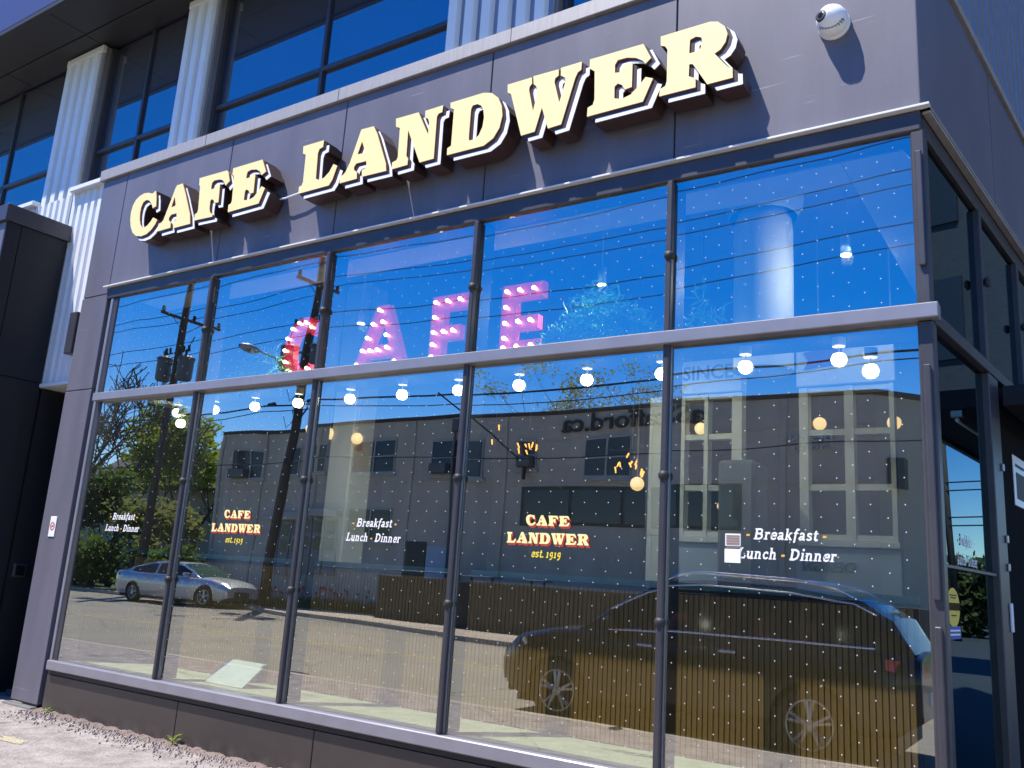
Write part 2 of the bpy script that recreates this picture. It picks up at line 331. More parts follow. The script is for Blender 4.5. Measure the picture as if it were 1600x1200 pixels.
def text_mesh(txt, size, bold=0.0, shear=0.0, space=1.0):
    """outline text triangulated flat: list of vertices (u, w) and faces"""
    cu = bpy.data.curves.new('tmp', 'FONT'); cu.body = txt; cu.size = size; cu.offset = bold; cu.shear = shear; cu.space_character = space
    cu.resolution_u = 3; cu.fill_mode = 'FRONT'
    o = bpy.data.objects.new('tmp', cu); col.objects.link(o)
    dg = bpy.context.evaluated_depsgraph_get(); me = bpy.data.meshes.new_from_object(o.evaluated_get(dg))
    vs = [(v.co.x, v.co.y) for v in me.vertices]; fs = [tuple(p.vertices) for p in me.polygons]
    bpy.data.objects.remove(o); bpy.data.curves.remove(cu); bpy.data.meshes.remove(me)
    return vs, fs
LETTERS = [('C',[[-5.665,5.241],[-5.639,5.164],[-5.621,5.064],[-5.677,5.051],[-5.694,5.085],[-5.725,5.125],[-5.768,5.158],[-5.819,5.171],[-5.866,5.152],[-5.888,5.1],[-5.889,5.033],[-5.876,4.963],[-5.85,4.902],[-5.812,4.862],[-5.767,4.854],[-5.72,4.87],[-5.677,4.902],[-5.641,4.942],[-5.565,4.903],[-5.589,4.855],[-5.644,4.805],[-5.712,4.772],[-5.804,4.763],[-5.895,4.782],[-5.97,4.834],[-6.022,4.91],[-6.052,4.995],[-6.061,5.076],[-6.046,5.153],[-6.007,5.209],[-5.946,5.242],[-5.871,5.258],[-5.791,5.248],[-5.743,5.229],[-5.708,5.226],[-5.686,5.243]],[]),('A',[[-5.317,5.231],[-5.224,5.234],[-5.138,5.085],[-5.023,4.857],[-4.997,4.757],[-5.27,4.757],[-5.283,4.827],[-5.249,4.839],[-5.233,4.856],[-5.249,4.915],[-5.335,4.916],[-5.363,4.89],[-5.362,4.86],[-5.324,4.829],[-5.313,4.771],[-5.518,4.768],[-5.526,4.849],[-5.482,4.858],[-5.454,4.88],[-5.429,4.946],[-5.379,5.079],[-5.335,5.202]],[[[-5.324,5.11],[-5.281,5.003],[-5.355,4.998]]]),('F',[[-4.958,5.234],[-4.541,5.227],[-4.511,5.194],[-4.475,5.103],[-4.53,5.065],[-4.553,5.103],[-4.589,5.137],[-4.637,5.153],[-4.713,5.158],[-4.743,5.141],[-4.748,5.102],[-4.741,5.067],[-4.688,5.074],[-4.667,5.096],[-4.616,5.101],[-4.602,4.907],[-4.661,4.911],[-4.683,4.947],[-4.713,4.961],[-4.73,4.946],[-4.726,4.871],[-4.709,4.821],[-4.663,4.794],[-4.665,4.77],[-4.939,4.78],[-4.946,4.845],[-4.91,4.857],[-4.903,4.89],[-4.929,5.14],[-4.953,5.168],[-4.948,5.176]],[]),('E',[[-4.45,5.228],[-4.034,5.226],[-3.971,5.107],[-3.961,5.089],[-4.018,5.064],[-4.047,5.108],[-4.102,5.141],[-4.181,5.155],[-4.228,5.143],[-4.235,5.098],[-4.229,5.074],[-4.16,5.08],[-4.137,5.104],[-4.107,5.098],[-4.099,4.905],[-4.147,4.904],[-4.175,4.943],[-4.211,4.96],[-4.225,4.942],[-4.224,4.854],[-4.149,4.841],[-4.083,4.861],[-4.036,4.904],[-3.997,4.948],[-3.944,4.92],[-4.006,4.778],[-4.436,4.772],[-4.442,4.848],[-4.407,4.856],[-4.399,4.885],[-4.419,5.138],[-4.452,5.171],[-4.447,5.18]],[]),('L',[[-3.491,5.232],[-3.232,5.23],[-3.233,5.166],[-3.276,5.156],[-3.29,5.119],[-3.277,4.871],[-3.238,4.85],[-3.175,4.857],[-3.118,4.899],[-3.076,4.965],[-3.027,4.939],[-3.068,4.816],[-3.105,4.77],[-3.478,4.768],[-3.482,4.834],[-3.45,4.842],[-3.438,4.87],[-3.445,5.134],[-3.457,5.147],[-3.485,5.159]],[]),('A',[[-2.781,5.222],[-2.64,5.216],[-2.587,5.128],[-2.457,4.831],[-2.445,4.763],[-2.719,4.768],[-2.724,4.834],[-2.684,4.837],[-2.675,4.859],[-2.686,4.906],[-2.8,4.908],[-2.823,4.879],[-2.816,4.849],[-2.781,4.827],[-2.774,4.763],[-2.974,4.762],[-2.977,4.826],[-2.936,4.837],[-2.915,4.861],[-2.876,4.935],[-2.792,5.196]],[[[-2.759,5.104],[-2.704,4.986],[-2.797,4.992]]]),('N',[[-2.394,5.223],[-2.151,5.218],[-2.028,4.988],[-2.028,5.1],[-2.044,5.134],[-2.075,5.15],[-2.079,5.212],[-1.896,5.214],[-1.901,5.155],[-1.939,5.15],[-1.952,5.125],[-1.946,4.759],[-2.091,4.758],[-2.246,5.081],[-2.239,4.851],[-2.217,4.819],[-2.218,4.766],[-2.383,4.763],[-2.388,4.825],[-2.344,4.834],[-2.331,4.858],[-2.34,5.125],[-2.385,5.147]],[]),('D',[[-1.823,5.215],[-1.501,5.214],[-1.421,5.19],[-1.356,5.132],[-1.318,5.052],[-1.305,4.97],[-1.325,4.871],[-1.376,4.797],[-1.462,4.755],[-1.814,4.758],[-1.816,4.818],[-1.78,4.831],[-1.782,5.147],[-1.819,5.17]],[[[-1.611,5.103],[-1.597,5.131],[-1.554,5.132],[-1.515,5.109],[-1.489,5.062],[-1.478,4.997],[-1.486,4.92],[-1.515,4.857],[-1.557,4.832],[-1.606,4.832],[-1.611,4.863]]]),('W',[[-1.276,5.22],[-1.058,5.219],[-1.053,5.166],[-1.074,5.146],[-1.076,5.116],[-1.029,4.932],[-1.001,5.082],[-1.011,5.128],[-1.039,5.159],[-1.045,5.224],[-0.827,5.218],[-0.823,5.168],[-0.853,5.151],[-0.856,5.122],[-0.805,4.942],[-0.762,5.1],[-0.766,5.132],[-0.804,5.16],[-0.807,5.223],[-0.633,5.222],[-0.634,5.159],[-0.663,5.145],[-0.682,5.104],[-0.779,4.761],[-0.89,4.756],[-0.953,4.941],[-1.004,4.759],[-1.122,4.756],[-1.236,5.121],[-1.248,5.138],[-1.271,5.151]],[]),('E',[[-0.566,5.219],[-0.148,5.213],[-0.087,5.086],[-0.127,5.054],[-0.154,5.087],[-0.203,5.122],[-0.273,5.145],[-0.342,5.146],[-0.363,5.115],[-0.36,5.052],[-0.328,5.045],[-0.29,5.091],[-0.226,5.092],[-0.225,4.904],[-0.278,4.899],[-0.302,4.941],[-0.335,4.962],[-0.359,4.944],[-0.357,4.852],[-0.3,4.832],[-0.232,4.847],[-0.167,4.902],[-0.123,4.95],[-0.068,4.924],[-0.138,4.768],[-0.568,4.767],[-0.566,4.836],[-0.526,4.848],[-0.514,4.887],[-0.523,5.112],[-0.566,5.148]],[]),('R',[[-0.019,5.228],[0.332,5.226],[0.385,5.209],[0.433,5.159],[0.453,5.099],[0.44,5.042],[0.406,4.997],[0.366,4.979],[0.432,4.886],[0.466,4.846],[0.488,4.84],[0.49,4.768],[0.319,4.769],[0.216,4.948],[0.192,4.953],[0.19,4.864],[0.238,4.836],[0.239,4.77],[-0.018,4.774],[-0.015,4.827],[0.024,4.839],[0.034,4.871],[0.033,5.113],[0.015,5.143],[-0.017,5.158]],[[[0.194,5.135],[0.235,5.147],[0.273,5.129],[0.282,5.093],[0.268,5.047],[0.228,5.032],[0.19,5.035]]])]
# ------------------------------------------------------------------ ground
structure('ground', MB().box(-220, 160, -220, 160, -1.2, -0.30), M['lawn'])
structure('road', MB().box(-200, 70, -20.0, -4.4, -0.40, -0.12), M['asphalt'])
g = MB(); g.box(-200, 70, -4.25, 0.055, -0.35, 0.0)
structure('pavement', g, M['concrete'])
structure('kerb', MB().bbox(-200, 70, -4.42, -4.246, -0.35, 0.004, 0.02), M['kerb'])
structure('lane', MB().box(1.56, 70, 0.056, 75, -0.35, -0.004), M['lane'])
structure('forecourt', MB().box(-16, -6.4, 0.056, 2.4, -0.35, -0.004), M['concrete'])
KP = [(-200, -19.2), (-45, -18.9), (-36, -18.45), (-27, -17.95), (-23, -17.25), (-19.5, -16.25), (-16, -15.3), (-12.5, -14.65), (-8, -14.3), (70, -14.3)]
BP = [(70, -17.2), (-17.8, -17.2), (-18.2, -18.4), (-27, -19.3), (-45, -20.3), (-200, -20.6)]
flat = lambda u, w, d: (u, w, d)
structure('far_pavement', MB().prism(KP + BP, [], flat, 0.0, -0.35), M['far_concrete'])
structure('far_kerb', MB().prism([(x, y + 0.16) for x, y in KP] + [(x, y - 0.002) for x, y in KP[::-1]], [], flat, 0.006, -0.35), M['kerb'])
structure('yard', MB().prism(BP[::-1] + [(70, -75), (-200, -75)], [], flat, -0.012, -0.35), M['lawn'])
m = MB()
for x in range(-60, 30): m.box(x, x + 1.02, -9.36 + 0.006 * math.sin(x), -9.26, -0.125, -0.116)
structure('road_marking', m, M['yellow_line'])
m = MB()                                             # sprayed survey mark on the pavement
random.seed(5); pts = [(-5.32 + (0.10 + random.uniform(-0.035, 0.06)) * 1.5 * math.cos(-k * 0.2244), -0.89 + (0.06 + random.uniform(-0.02, 0.05)) * math.sin(-k * 0.2244)) for k in range(28)]
m.prism(pts, [], lambda u, w, d: (u, w, d), 0.004, 0.003)
ym = mat('faded yellow spray paint', (0.46, 0.40, 0.17), 0.9, c2=(0.30, 0.265, 0.22), scale=16); speckle(ym, 40, 0.52, (0.27, 0.235, 0.215), 0.9)
tag(m.build('survey_mark', ym), 'faded yellow spray mark on the pavement by the pilaster', 'paint mark')
# drain covers in the road, seen in the glass
for k, (x, y) in enumerate(((-10.6, -4.75), (-8.35, -5.0))):
    m = MB(); m.lathe([(0.0, -0.108), (0.24, -0.108), (0.27, -0.122)], 18, (x, y, 0))
    for j in range(5): m.box(x - 0.18, x + 0.18, y - 0.16 + j * 0.08 - 0.012, y - 0.16 + j * 0.08 + 0.012, -0.110, -0.103)
    tag(m.build('manhole_cover', M['dark_plastic']), ('dark manhole cover in the road, the one farther from the black wagon', 'dark manhole cover in the road, the one nearer the black wagon')[k], 'manhole cover', 'manhole covers in the road')

# ------------------------------------------------------------------ the cafe building
MX = [-6.4, -4.785, -3.195, -1.605, 0.0, 1.50]
ZS, ZT, ZH, ZF, ZC = 0.4875, 3.14, 4.2375, 4.385, 5.72
cafe = thing('cafe_building', 'dark cafe building with big reflecting windows below a panelled signboard band', 'building', (-3.0, 0.3, 0.0))
def part(name, mb, mats, parent=None, **k): return mb.build(name, mats, parent or cafe, **k)
jx = [-7.06, -6.585, -4.785, -3.205, -1.585, 0.01, 1.545]
for i in range(6):                                   # signboard band panels
    part('cladding_panel', MB().bbox(jx[i] + 0.005, jx[i + 1] - (0.005 if i < 5 else 0), 0.0, 0.05, ZF if i else 4.31, ZC, 0.004), M['fascia'])
part('cladding_panel', MB().bbox(-7.075, -6.585, 0.0, 0.30, 3.245, 4.30, 0.004), M['fascia'])
part('cladding_panel', MB().bbox(-7.085, -6.585, 0.0, 0.30, 0.045, 3.235, 0.004), M['fascia'])
part('backing', MB().box(-7.05, 1.52, 0.052, 0.16, 4.30, ZC), M['black'])
part('backing', MB().box(-7.05, -6.60, 0.012, 0.28, 0.03, 4.35), M['black'])
part('base_plate', MB().bbox(-7.13, -6.60, -0.055, 0.02, 0.0, 0.022, 0.004), M['grey_metal'])
part('coping', MB().bbox(-7.10, 1.56, -0.035, 0.30, ZC + 0.004, 5.855, 0.006), M['coping'])
for i in range(1, 5): part('coping_joint', MB().box(-7.1 + i * 1.9 - 0.002, -7.1 + i * 1.9 + 0.002, -0.037, -0.033, ZC + 0.006, 5.85), M['black'])
part('flashing', MB().bbox(-6.62, 1.60, -0.05, 0.045, 4.366, 4.381, 0.002), M['flash'])
part('head_frame', MB().bbox(-6.585, 1.545, -0.012, 0.20, 4.2375, 4.362, 0.008), M['frame'])
part('reveal', MB().box(-6.584, -6.50, 0.10, 0.30, 0.03, 4.236), M['black'])
part('jamb', MB().bbox(-6.498, -6.452, -0.005, 0.20, 0.40, 4.236, 0.006), M['bar'])
part('jamb', MB().bbox(-6.450, -6.375, 0.004, 0.20, 0.48, 4.236, 0.006), M['frame'])
part('sill', MB().bbox(-6.46, 1.55, -0.05, 0.17, 0.395, 0.486, 0.008), M['bar'])
part('sill_shadow_gap', MB().box(-6.49, 1.53, 0.0, 0.16, 0.35, 0.394), M['black'])
part('transom', MB().bbox(-6.43, 1.60, -0.065, 0.03, 3.085, 3.17, 0.006), M['bar'])
part('transom_back', MB().box(-6.37, 1.49, 0.052, 0.18, 3.095, 3.165), M['frame'])
bx = [-6.50, -4.43, -2.79, -1.15, 0.45, 1.53]
for i in range(5): part('base_panel', MB().bbox(bx[i] + 0.004, bx[i + 1] - 0.004, 0.0, 0.05, 0.012, 0.345, 0.004), M['base'])
part('backing', MB().box(-6.49, 1.52, 0.052, 0.12, -0.1, 0.392), M['black'])
for i in range(1, 5):                                # mullions with their pressure caps and knobs
    x = MX[i]
    for z0, z1 in ((ZS, 3.094), (3.166, ZH)):
        part('mullion', MB().bbox(x - 0.024, x + 0.024, 0.050, 0.20, z0, z1, 0.006), M['frame'])
        mb = MB(); mb.bbox(x - 0.021, x + 0.021, -0.030, 0.0165, z0 + 0.002, z1 - 0.002, 0.007)
        cp = part('mullion_cap', mb, M['frame'])
        for z in ((3.70,) if z0 > 3 else (1.35, 2.24)):
            kb = MB(); kb.lathe([(0.0, z - 0.03), (0.024, z - 0.028), (0.034, z - 0.010), (0.035, z + 0.010), (0.025, z + 0.028), (0.0, z + 0.03)], 12, (x, -0.014, 0))
            part('knob', kb, M['dark_plastic'], cp, smooth=True)
    gx = MB()
    part('gasket', gx.box(x + 0.022, x + 0.027, -0.002, 0.016, ZS, 3.08).box(x - 0.027, x - 0.022, -0.002, 0.016, ZS, 3.08), M['bar'])
part('corner_post', MB().bbox(1.485, 1.565, -0.01, 0.12, 0.40, 3.084, 0.008), M['frame'])
part('corner_post', MB().bbox(1.485, 1.560, -0.01, 0.12, 3.172, 4.236, 0.008), M['frame'])
for z0, z1 in ((1.58, 2.83), (3.40, 4.10), (0.5, 1.45)):
    part('corner_cap', MB().bbox(1.508, 1.545, -0.032, -0.011, z0, z1, 0.006), M['frame'])
# panes, each set a hair out of plane as real panes are
TILT = [0.0046, -0.0020, 0.0016, -0.0018, 0.0012]; TLX = [0.0022, 0.0026, -0.0006, 0.0010, -0.0008]
DOTW, DOTH = 0.088, 0.146
for i in range(5):
    x0, x1 = MX[i] + (0.016 if i else 0.022), MX[i + 1] - (0.016 if i < 4 else 0.012)
    xm = (x0 + x1) / 2
    for z0, z1 in ((ZS + 0.002, 3.083), (3.172, ZH - 0.002)):
        zm = (z0 + z1) / 2
        dy = lambda x, z: (x - xm) * TILT[i] + (z - zm) * TLX[i]
        F, Bk = 0.018, 0.040
        mb = MB()
        vs = [(x0, F + dy(x0, z0), z0), (x1, F + dy(x1, z0), z0), (x1, F + dy(x1, z1), z1), (x0, F + dy(x0, z1), z1)]
        vb = [(a, b + Bk - F, c) for a, b, c in vs]
        mb.add(vs + vb, [(0, 1, 2, 3)], 0)
        mb.add(vs + vb, [(7, 6, 5, 4), (0, 4, 5, 1), (1, 5, 6, 2), (2, 6, 7, 3), (3, 7, 4, 0)], 1)
        pane = part('window_pane', mb, [M['glass'], M['glass_in']])
        dm = MB(); cx = 0
        n = int((x1 - x0) / DOTW)
        for a in range(n + 1):
            u = x0 + 0.05 + a * DOTW
            if u > x1 - 0.02: break
            b = 0
            while True:
                w = z0 + 0.05 + b * DOTH + (DOTH / 2 if a % 2 else 0); b += 1
                if w > z1 - 0.03: break
                if i == 0 and z0 < 3 and w < 1.5 and random.random() < 0.6: continue
                y = F + dy(u, w) - 0.0012; r = 0.0037
                k = len(dm.v); dm.v += [(u - r, y, w), (u - 0.5 * r, y, w - 0.87 * r), (u + 0.5 * r, y, w - 0.87 * r), (u + r, y, w), (u + 0.5 * r, y, w + 0.87 * r), (u - 0.5 * r, y, w + 0.87 * r)]
                dm.f.append(list(range(k, k + 6))); dm.m.append(0)
        tag(part('frit_dots', dm, M['dot'], pane), kind='stuff')
# side front: glazing, head, band, coping, base
sp = [0.04, 1.33, 2.53, 3.75, 5.0]
for i in range(4):
    for z0, z1 in ((0.40, 3.08), (3.16, ZH)):
        if i >= 1 and z0 < 1: continue
        part('side_pane', MB().box(sp[i] + 0.03, sp[i + 1] - 0.03, -0.05, -0.03, z0, z1, 0, side), M['side_glass'])
    if i >= 1:
        part('side_mullion', MB().bbox(sp[i] - 0.03, sp[i] + 0.03, -0.16, 0.01, 3.16, ZH, 0.006, 0, side), M['frame'])
        part('side_knob', MB().bbox(sp[i] - 0.03, sp[i] + 0.03, 0.012, 0.05, 3.68, 3.74, 0.012, 0, side), M['dark_plastic'])
part('side_jamb', MB().bbox(1.30, 1.56, -0.16, 0.012, 0.0, 3.08, 0.006, 0, side), M['frame'])
part('side_transom', MB().bbox(0.06, 5.0, -0.14, 0.016, 3.082, 3.158, 0.004, 0, side), M['frame'])
part('side_head', MB().bbox(0.06, 6.0, -0.16, 0.0, ZH + 0.002, 4.362, 0.006, 0, side), M['frame'])
part('side_flashing', MB().bbox(0.0, 6.0, -0.05, 0.055, 4.366, 4.380, 0.002, 0, side), M['coping'])
part('side_flashing', MB().bbox(0.02, 6.0, 0.004, 0.05, 4.345, 4.362, 0.002, 0, side), M['coping'])
for s0, s1 in ((0.0, 1.9), (1.91, 4.0), (4.01, 6.0)):
    part('side_cladding_panel', MB().box(s0 + 0.002, s1 - 0.002, -0.05, 0.0, ZF, 5.60, 0, side), M['fascia'])
part('side_coping', MB().bbox(0.0, 6.0, -0.28, 0.03, 5.604, 5.66, 0.006, 0, side), M['coping'])
part('side_base', MB().box(0.03, 1.30, -0.06, -0.005, 0.0, 0.395, 0, side), M['base'])
part('side_midrail', MB().bbox(0.08, 1.29, -0.028, -0.004, 1.755, 1.775, 0.003, 0, side), M['frame'])
# black entrance beyond the side pane, with its canopy and sign
part('side_wall', MB().box(1.565, 6.0, -0.16, -0.02, 0.0, 3.078, 0, side), M['matte_black'])
cn = part('canopy', MB().bbox(1.57, 4.2, 0.03, 0.62, 2.90, 3.04, 0.006, 0, side), M['blackpanel'])
part('canopy_strip', MB().bbox(1.60, 4.1, 0.56, 0.60, 2.872, 2.897, 0.003, 0, side), M['bar'], cn)
part('lock_plate', MB().bbox(1.49, 1.53, 0.014, 0.03, 1.42, 1.60, 0.004, 0, side), M['white_plastic'])
for z in (2.45, 1.98, 1.80): part('hinge', MB().bbox(1.50, 1.54, 0.014, 0.028, z, z + 0.05, 0.004, 0, side), M['grey_metal'])
# upper storey: recessed windows between corrugated piers, deep eave above
YP, YW = 0.16, 0.32
def corrugated(x0, x1, z0, z1, y, pitch=0.135, fn=None, depth=0.035):
    mb = MB(); n = max(1, round((x1 - x0) / pitch)); w = (x1 - x0) / n; P = []
    for k in range(n):
        a = x0 + k * w
        P += [(a, y), (a + w * 0.50, y), (a + w * 0.62, y + depth), (a + w * 0.88, y + depth)]
    P.append((x1, y)); q = fn or (lambda s, o, z: (s, o, z))
    for (ax, ay), (bx_, by) in zip(P[:-1], P[1:]):
        k = len(mb.v); mb.v += [q(ax, ay, z0), q(bx_, by, z0), q(bx_, by, z1), q(ax, ay, z1)]; mb.f.append([k, k + 1, k + 2, k + 3]); mb.m.append(0)
    return mb
piers = [(-8.75, -7.95), (-6.18, -5.66), (-2.24, -1.14), (1.05, 1.50)]
for a, b in piers:
    part('corrugated_pier', corrugated(a, b, 5.5, 7.80, YP, 0.19, None, 0.05), M['white_sheet'])
    part('pier_cheek', MB().box(a + 0.002, b + 0.02, YP + 0.045, YW + 0.1, 5.5, 7.89), M['bar'])
    part('pier_trim', MB().bbox(a - 0.01, b + 0.022, YP - 0.006, YP + 0.044, 7.802, 7.89, 0.004), M['white_sheet'])
wins = [(-13.0, -8.77, 3), (-7.93, -6.20, 2), (-5.64, -2.26, 2), (-1.12, 1.03, 1)]
for a, b, n in wins:
    fr = MB(); fr.box(a, a + 0.05, YW - 0.05, YW + 0.05, 5.80, 7.89); fr.box(b - 0.05, b, YW - 0.05, YW + 0.05, 5.80, 7.89)
    fr.box(a + 0.05, b - 0.05, YW - 0.05, YW + 0.05, 5.80, 5.86)
    w = (b - a) / n
    for k in range(1, n): fr.box(a + k * w - 0.02, a + k * w + 0.02, YW - 0.03, YW + 0.05, 5.86, 7.89)
    for k in range(n): fr.box(a + k * w + (0.02 if k else 0.05), a + (k + 1) * w - (0.02 if k < n - 1 else 0.05), YW - 0.035, YW + 0.05, 6.40, 6.45)
    f = part('upper_window', fr, M['frame'])
    for k in range(n):
        for z0, z1 in ((5.862, 6.398), (6.452, 7.888)):
            part('upper_pane', MB().box(a + k * w + (0.022 if k else 0.052), a + (k + 1) * w - (0.022 if k < n - 1 else 0.052), YW, YW + 0.03, z0, z1), M['upglass'], f)
part('upper_wall', MB().box(-14, 1.5, YW + 0.06, YW + 0.2, 5.4, 8.9), M['black'])
# white corrugated wall left of the signboard band
part('corrugated_wall', corrugated(-7.93, -7.085, 3.40, 5.80, 0.13, 0.14), M['white_sheet'])
part('corrugated_wall', corrugated(-13.0, -7.95, 3.40, 5.80, 0.13, 0.14), M['white_sheet'])
part('ledge', MB().bbox(-7.92, -7.07, 0.06, 0.30, 5.80, 5.86, 0.006), M['white_sheet'])
part('ledge', MB().bbox(-13.0, -8.76, 0.06, 0.30, 5.80, 5.86, 0.006), M['white_sheet'])
part('wall_foot', MB().box(-13.0, -7.09, 0.09, 1.9, 3.36, 3.398), M['int_white'])
part('recess_wall', MB().box(-13.0, -6.6, 1.9, 2.0, -0.05, 3.36), M['blackpanel'])
lb = part('wall_lamp', MB().bbox(-7.24, -7.10, -0.02, 0.125, 3.68, 4.16, 0.006), M['frame'])
# entrance box on the far left
eb = part('entrance_box', MB().box(-12.6, -7.86, -0.57, 0.12, 0.0, 5.14), M['black'])
for z0, z1 in ((0.0, 3.40), (3.41, 5.15)):
    for y0, y1 in ((-0.60, -0.44), (-0.432, 0.1),):
        part('box_panel', MB().bbox(-7.858, -7.83, y0, y1, z0, z1, 0.003), M['blackpanel'], eb)
    part('box_panel', MB().bbox(-12.6, -7.862, -0.60, -0.572, z0, z1, 0.003), M['fascia'], eb)
part('box_coping', MB().bbox(-12.7, -7.80, -0.64, 0.125, 5.154, 5.35, 0.006), M['frame'], eb)
part('recess_cheek', MB().box(-7.9, -7.83, 0.13, 1.9, 0.0, 3.35), M['blackpanel'])
# eave
part('eave', MB().bbox(-16, 1.55, -0.60, YW + 0.2, 7.96, 8.5, 0.01), M['eave'])
for k in range(9):
    a = -15.6 + k * 1.9
    part('soffit_panel', MB().bbox(a + 0.005, a + 1.895, -0.53, -0.06, 7.925, 7.957, 0.003), M['soffit'])
    part('soffit_panel', MB().bbox(a + 0.005, a + 1.895, -0.05, YW - 0.02, 7.915, 7.957, 0.003), M['soffit'])
part('soffit_edge', MB().bbox(-16, 1.54, -0.60, -0.54, 7.90, 7.958, 0.004), M['soffit'])
part('roof', MB().prism([(-14, YW + 0.21), (1.15, YW + 0.21), (2.3, 9.5), (-14, 9.5)], [], lambda u, w, d: (u, w, d), 8.5, 8.3), M['black'])
part('side_corrugated_wall', corrugated(0.30, 9.0, 5.2, 15.0, -0.35, 0.28, side, -0.05), M['bar'])

# camera on the band
dc = thing('dome_camera', 'white dome security camera high on the dark band right of the sign', 'camera', (1.075, 0.0, 5.075))
mb = MB(); mb.lathe([(0.0, -0.03), (0.088, -0.03), (0.098, -0.02), (0.098, 0.0)], 24, (1.075, 0.0, 5.075), 'y')
mb.build('mount', M['white_plastic'], dc, smooth=True)
mb = MB(); mb.lathe([(0.094, -0.032), (0.095, -0.07), (0.086, -0.105), (0.066, -0.137), (0.036, -0.156), (0.0, -0.163)], 24, (1.075, 0.0, 5.075), 'y')
bd = mb.build('body', M['white_plastic'], dc, smooth=True)
d = Vector((-0.32, -0.93, 0.05)).normalized(); c0 = Vector((1.055, -0.07, 5.068))
mb = MB(); mb.tube([c0 + d * 0.05, c0 + d * 0.084, c0 + d * 0.086], [0.040, 0.036, 0.030], 20); mb.build('lens_ring', M['dark_plastic'], dc, smooth=True)
mb = MB(); mb.tube([c0 + d * 0.06, c0 + d * 0.088], [0.024, 0.018], 16); mb.build('lens', M['black_gloss'], dc)
mb = MB()
for k in range(9):
    a = R(-40 + k * 12); mb.box(1.075 + 0.088 * math.sin(a) - 0.008, 1.075 + 0.088 * math.sin(a) + 0.008, -0.116, -0.090, 5.075 - 0.082 * math.cos(a) - 0.002, 5.075 - 0.082 * math.cos(a) + 0.002)
mb.build('seam', M['grey_metal'], dc)

# ------------------------------------------------------------------ the raised letters
sign = thing('cafe_sign', 'row of raised cream letters with white drop shade reading CAFE LANDWER on the dark band', 'sign', (-2.8, 0.0, 4.76))
SX, SZ = 0.062, -0.056
for ch, outer, holes in LETTERS:
    def at(du, dw): return lambda u, w, d: (u + du, d, w + dw)
    body = MB()
    for k, t in enumerate((1.0, 0.8, 0.6, 0.4, 0.2, 0.0)):
        body.prism(outer, holes, at(SX * t, SZ * t), -0.183 - 0.0009 * k, -0.030 - 0.0009 * k)
    L = body.build('letter', M['brown'], sign)
    MB().prism(outer, holes, at(SX, SZ), -0.1915, -0.185).build('drop_shade', M['shade_white'], L)
    gap = MB()
    for k, t in enumerate((0.50, 0.34, 0.17)): gap.prism(outer, holes, at(SX * t, SZ * t), -0.1935 - 0.0007 * k, -0.187)
    gap.build('outline', M['brown'], L)
    MB().prism(outer, holes, at(0, 0), -0.204, -0.190, 0, 1).build('face', [M['cream'], M['orange']], L)
    cx = sum(p[0] for p in outer) / len(outer)
    st = MB()
    for px, pz in ((cx - 0.1, 5.05), (cx + 0.1, 4.88)): st.tube([(px, -0.031, pz), (px, 0.001, pz)], 0.012, 6)
    st.build('stud', M['grey_metal'], L)
cd_ = MB(); cd_.tube([(-3.93, -0.06, 4.86), (-3.80, -0.07, 4.845), (-3.62, -0.07, 4.86), (-3.44, -0.06, 4.88)], 0.009, 8)
cd_.build('conduit', M['white_plastic'], sign, smooth=True)
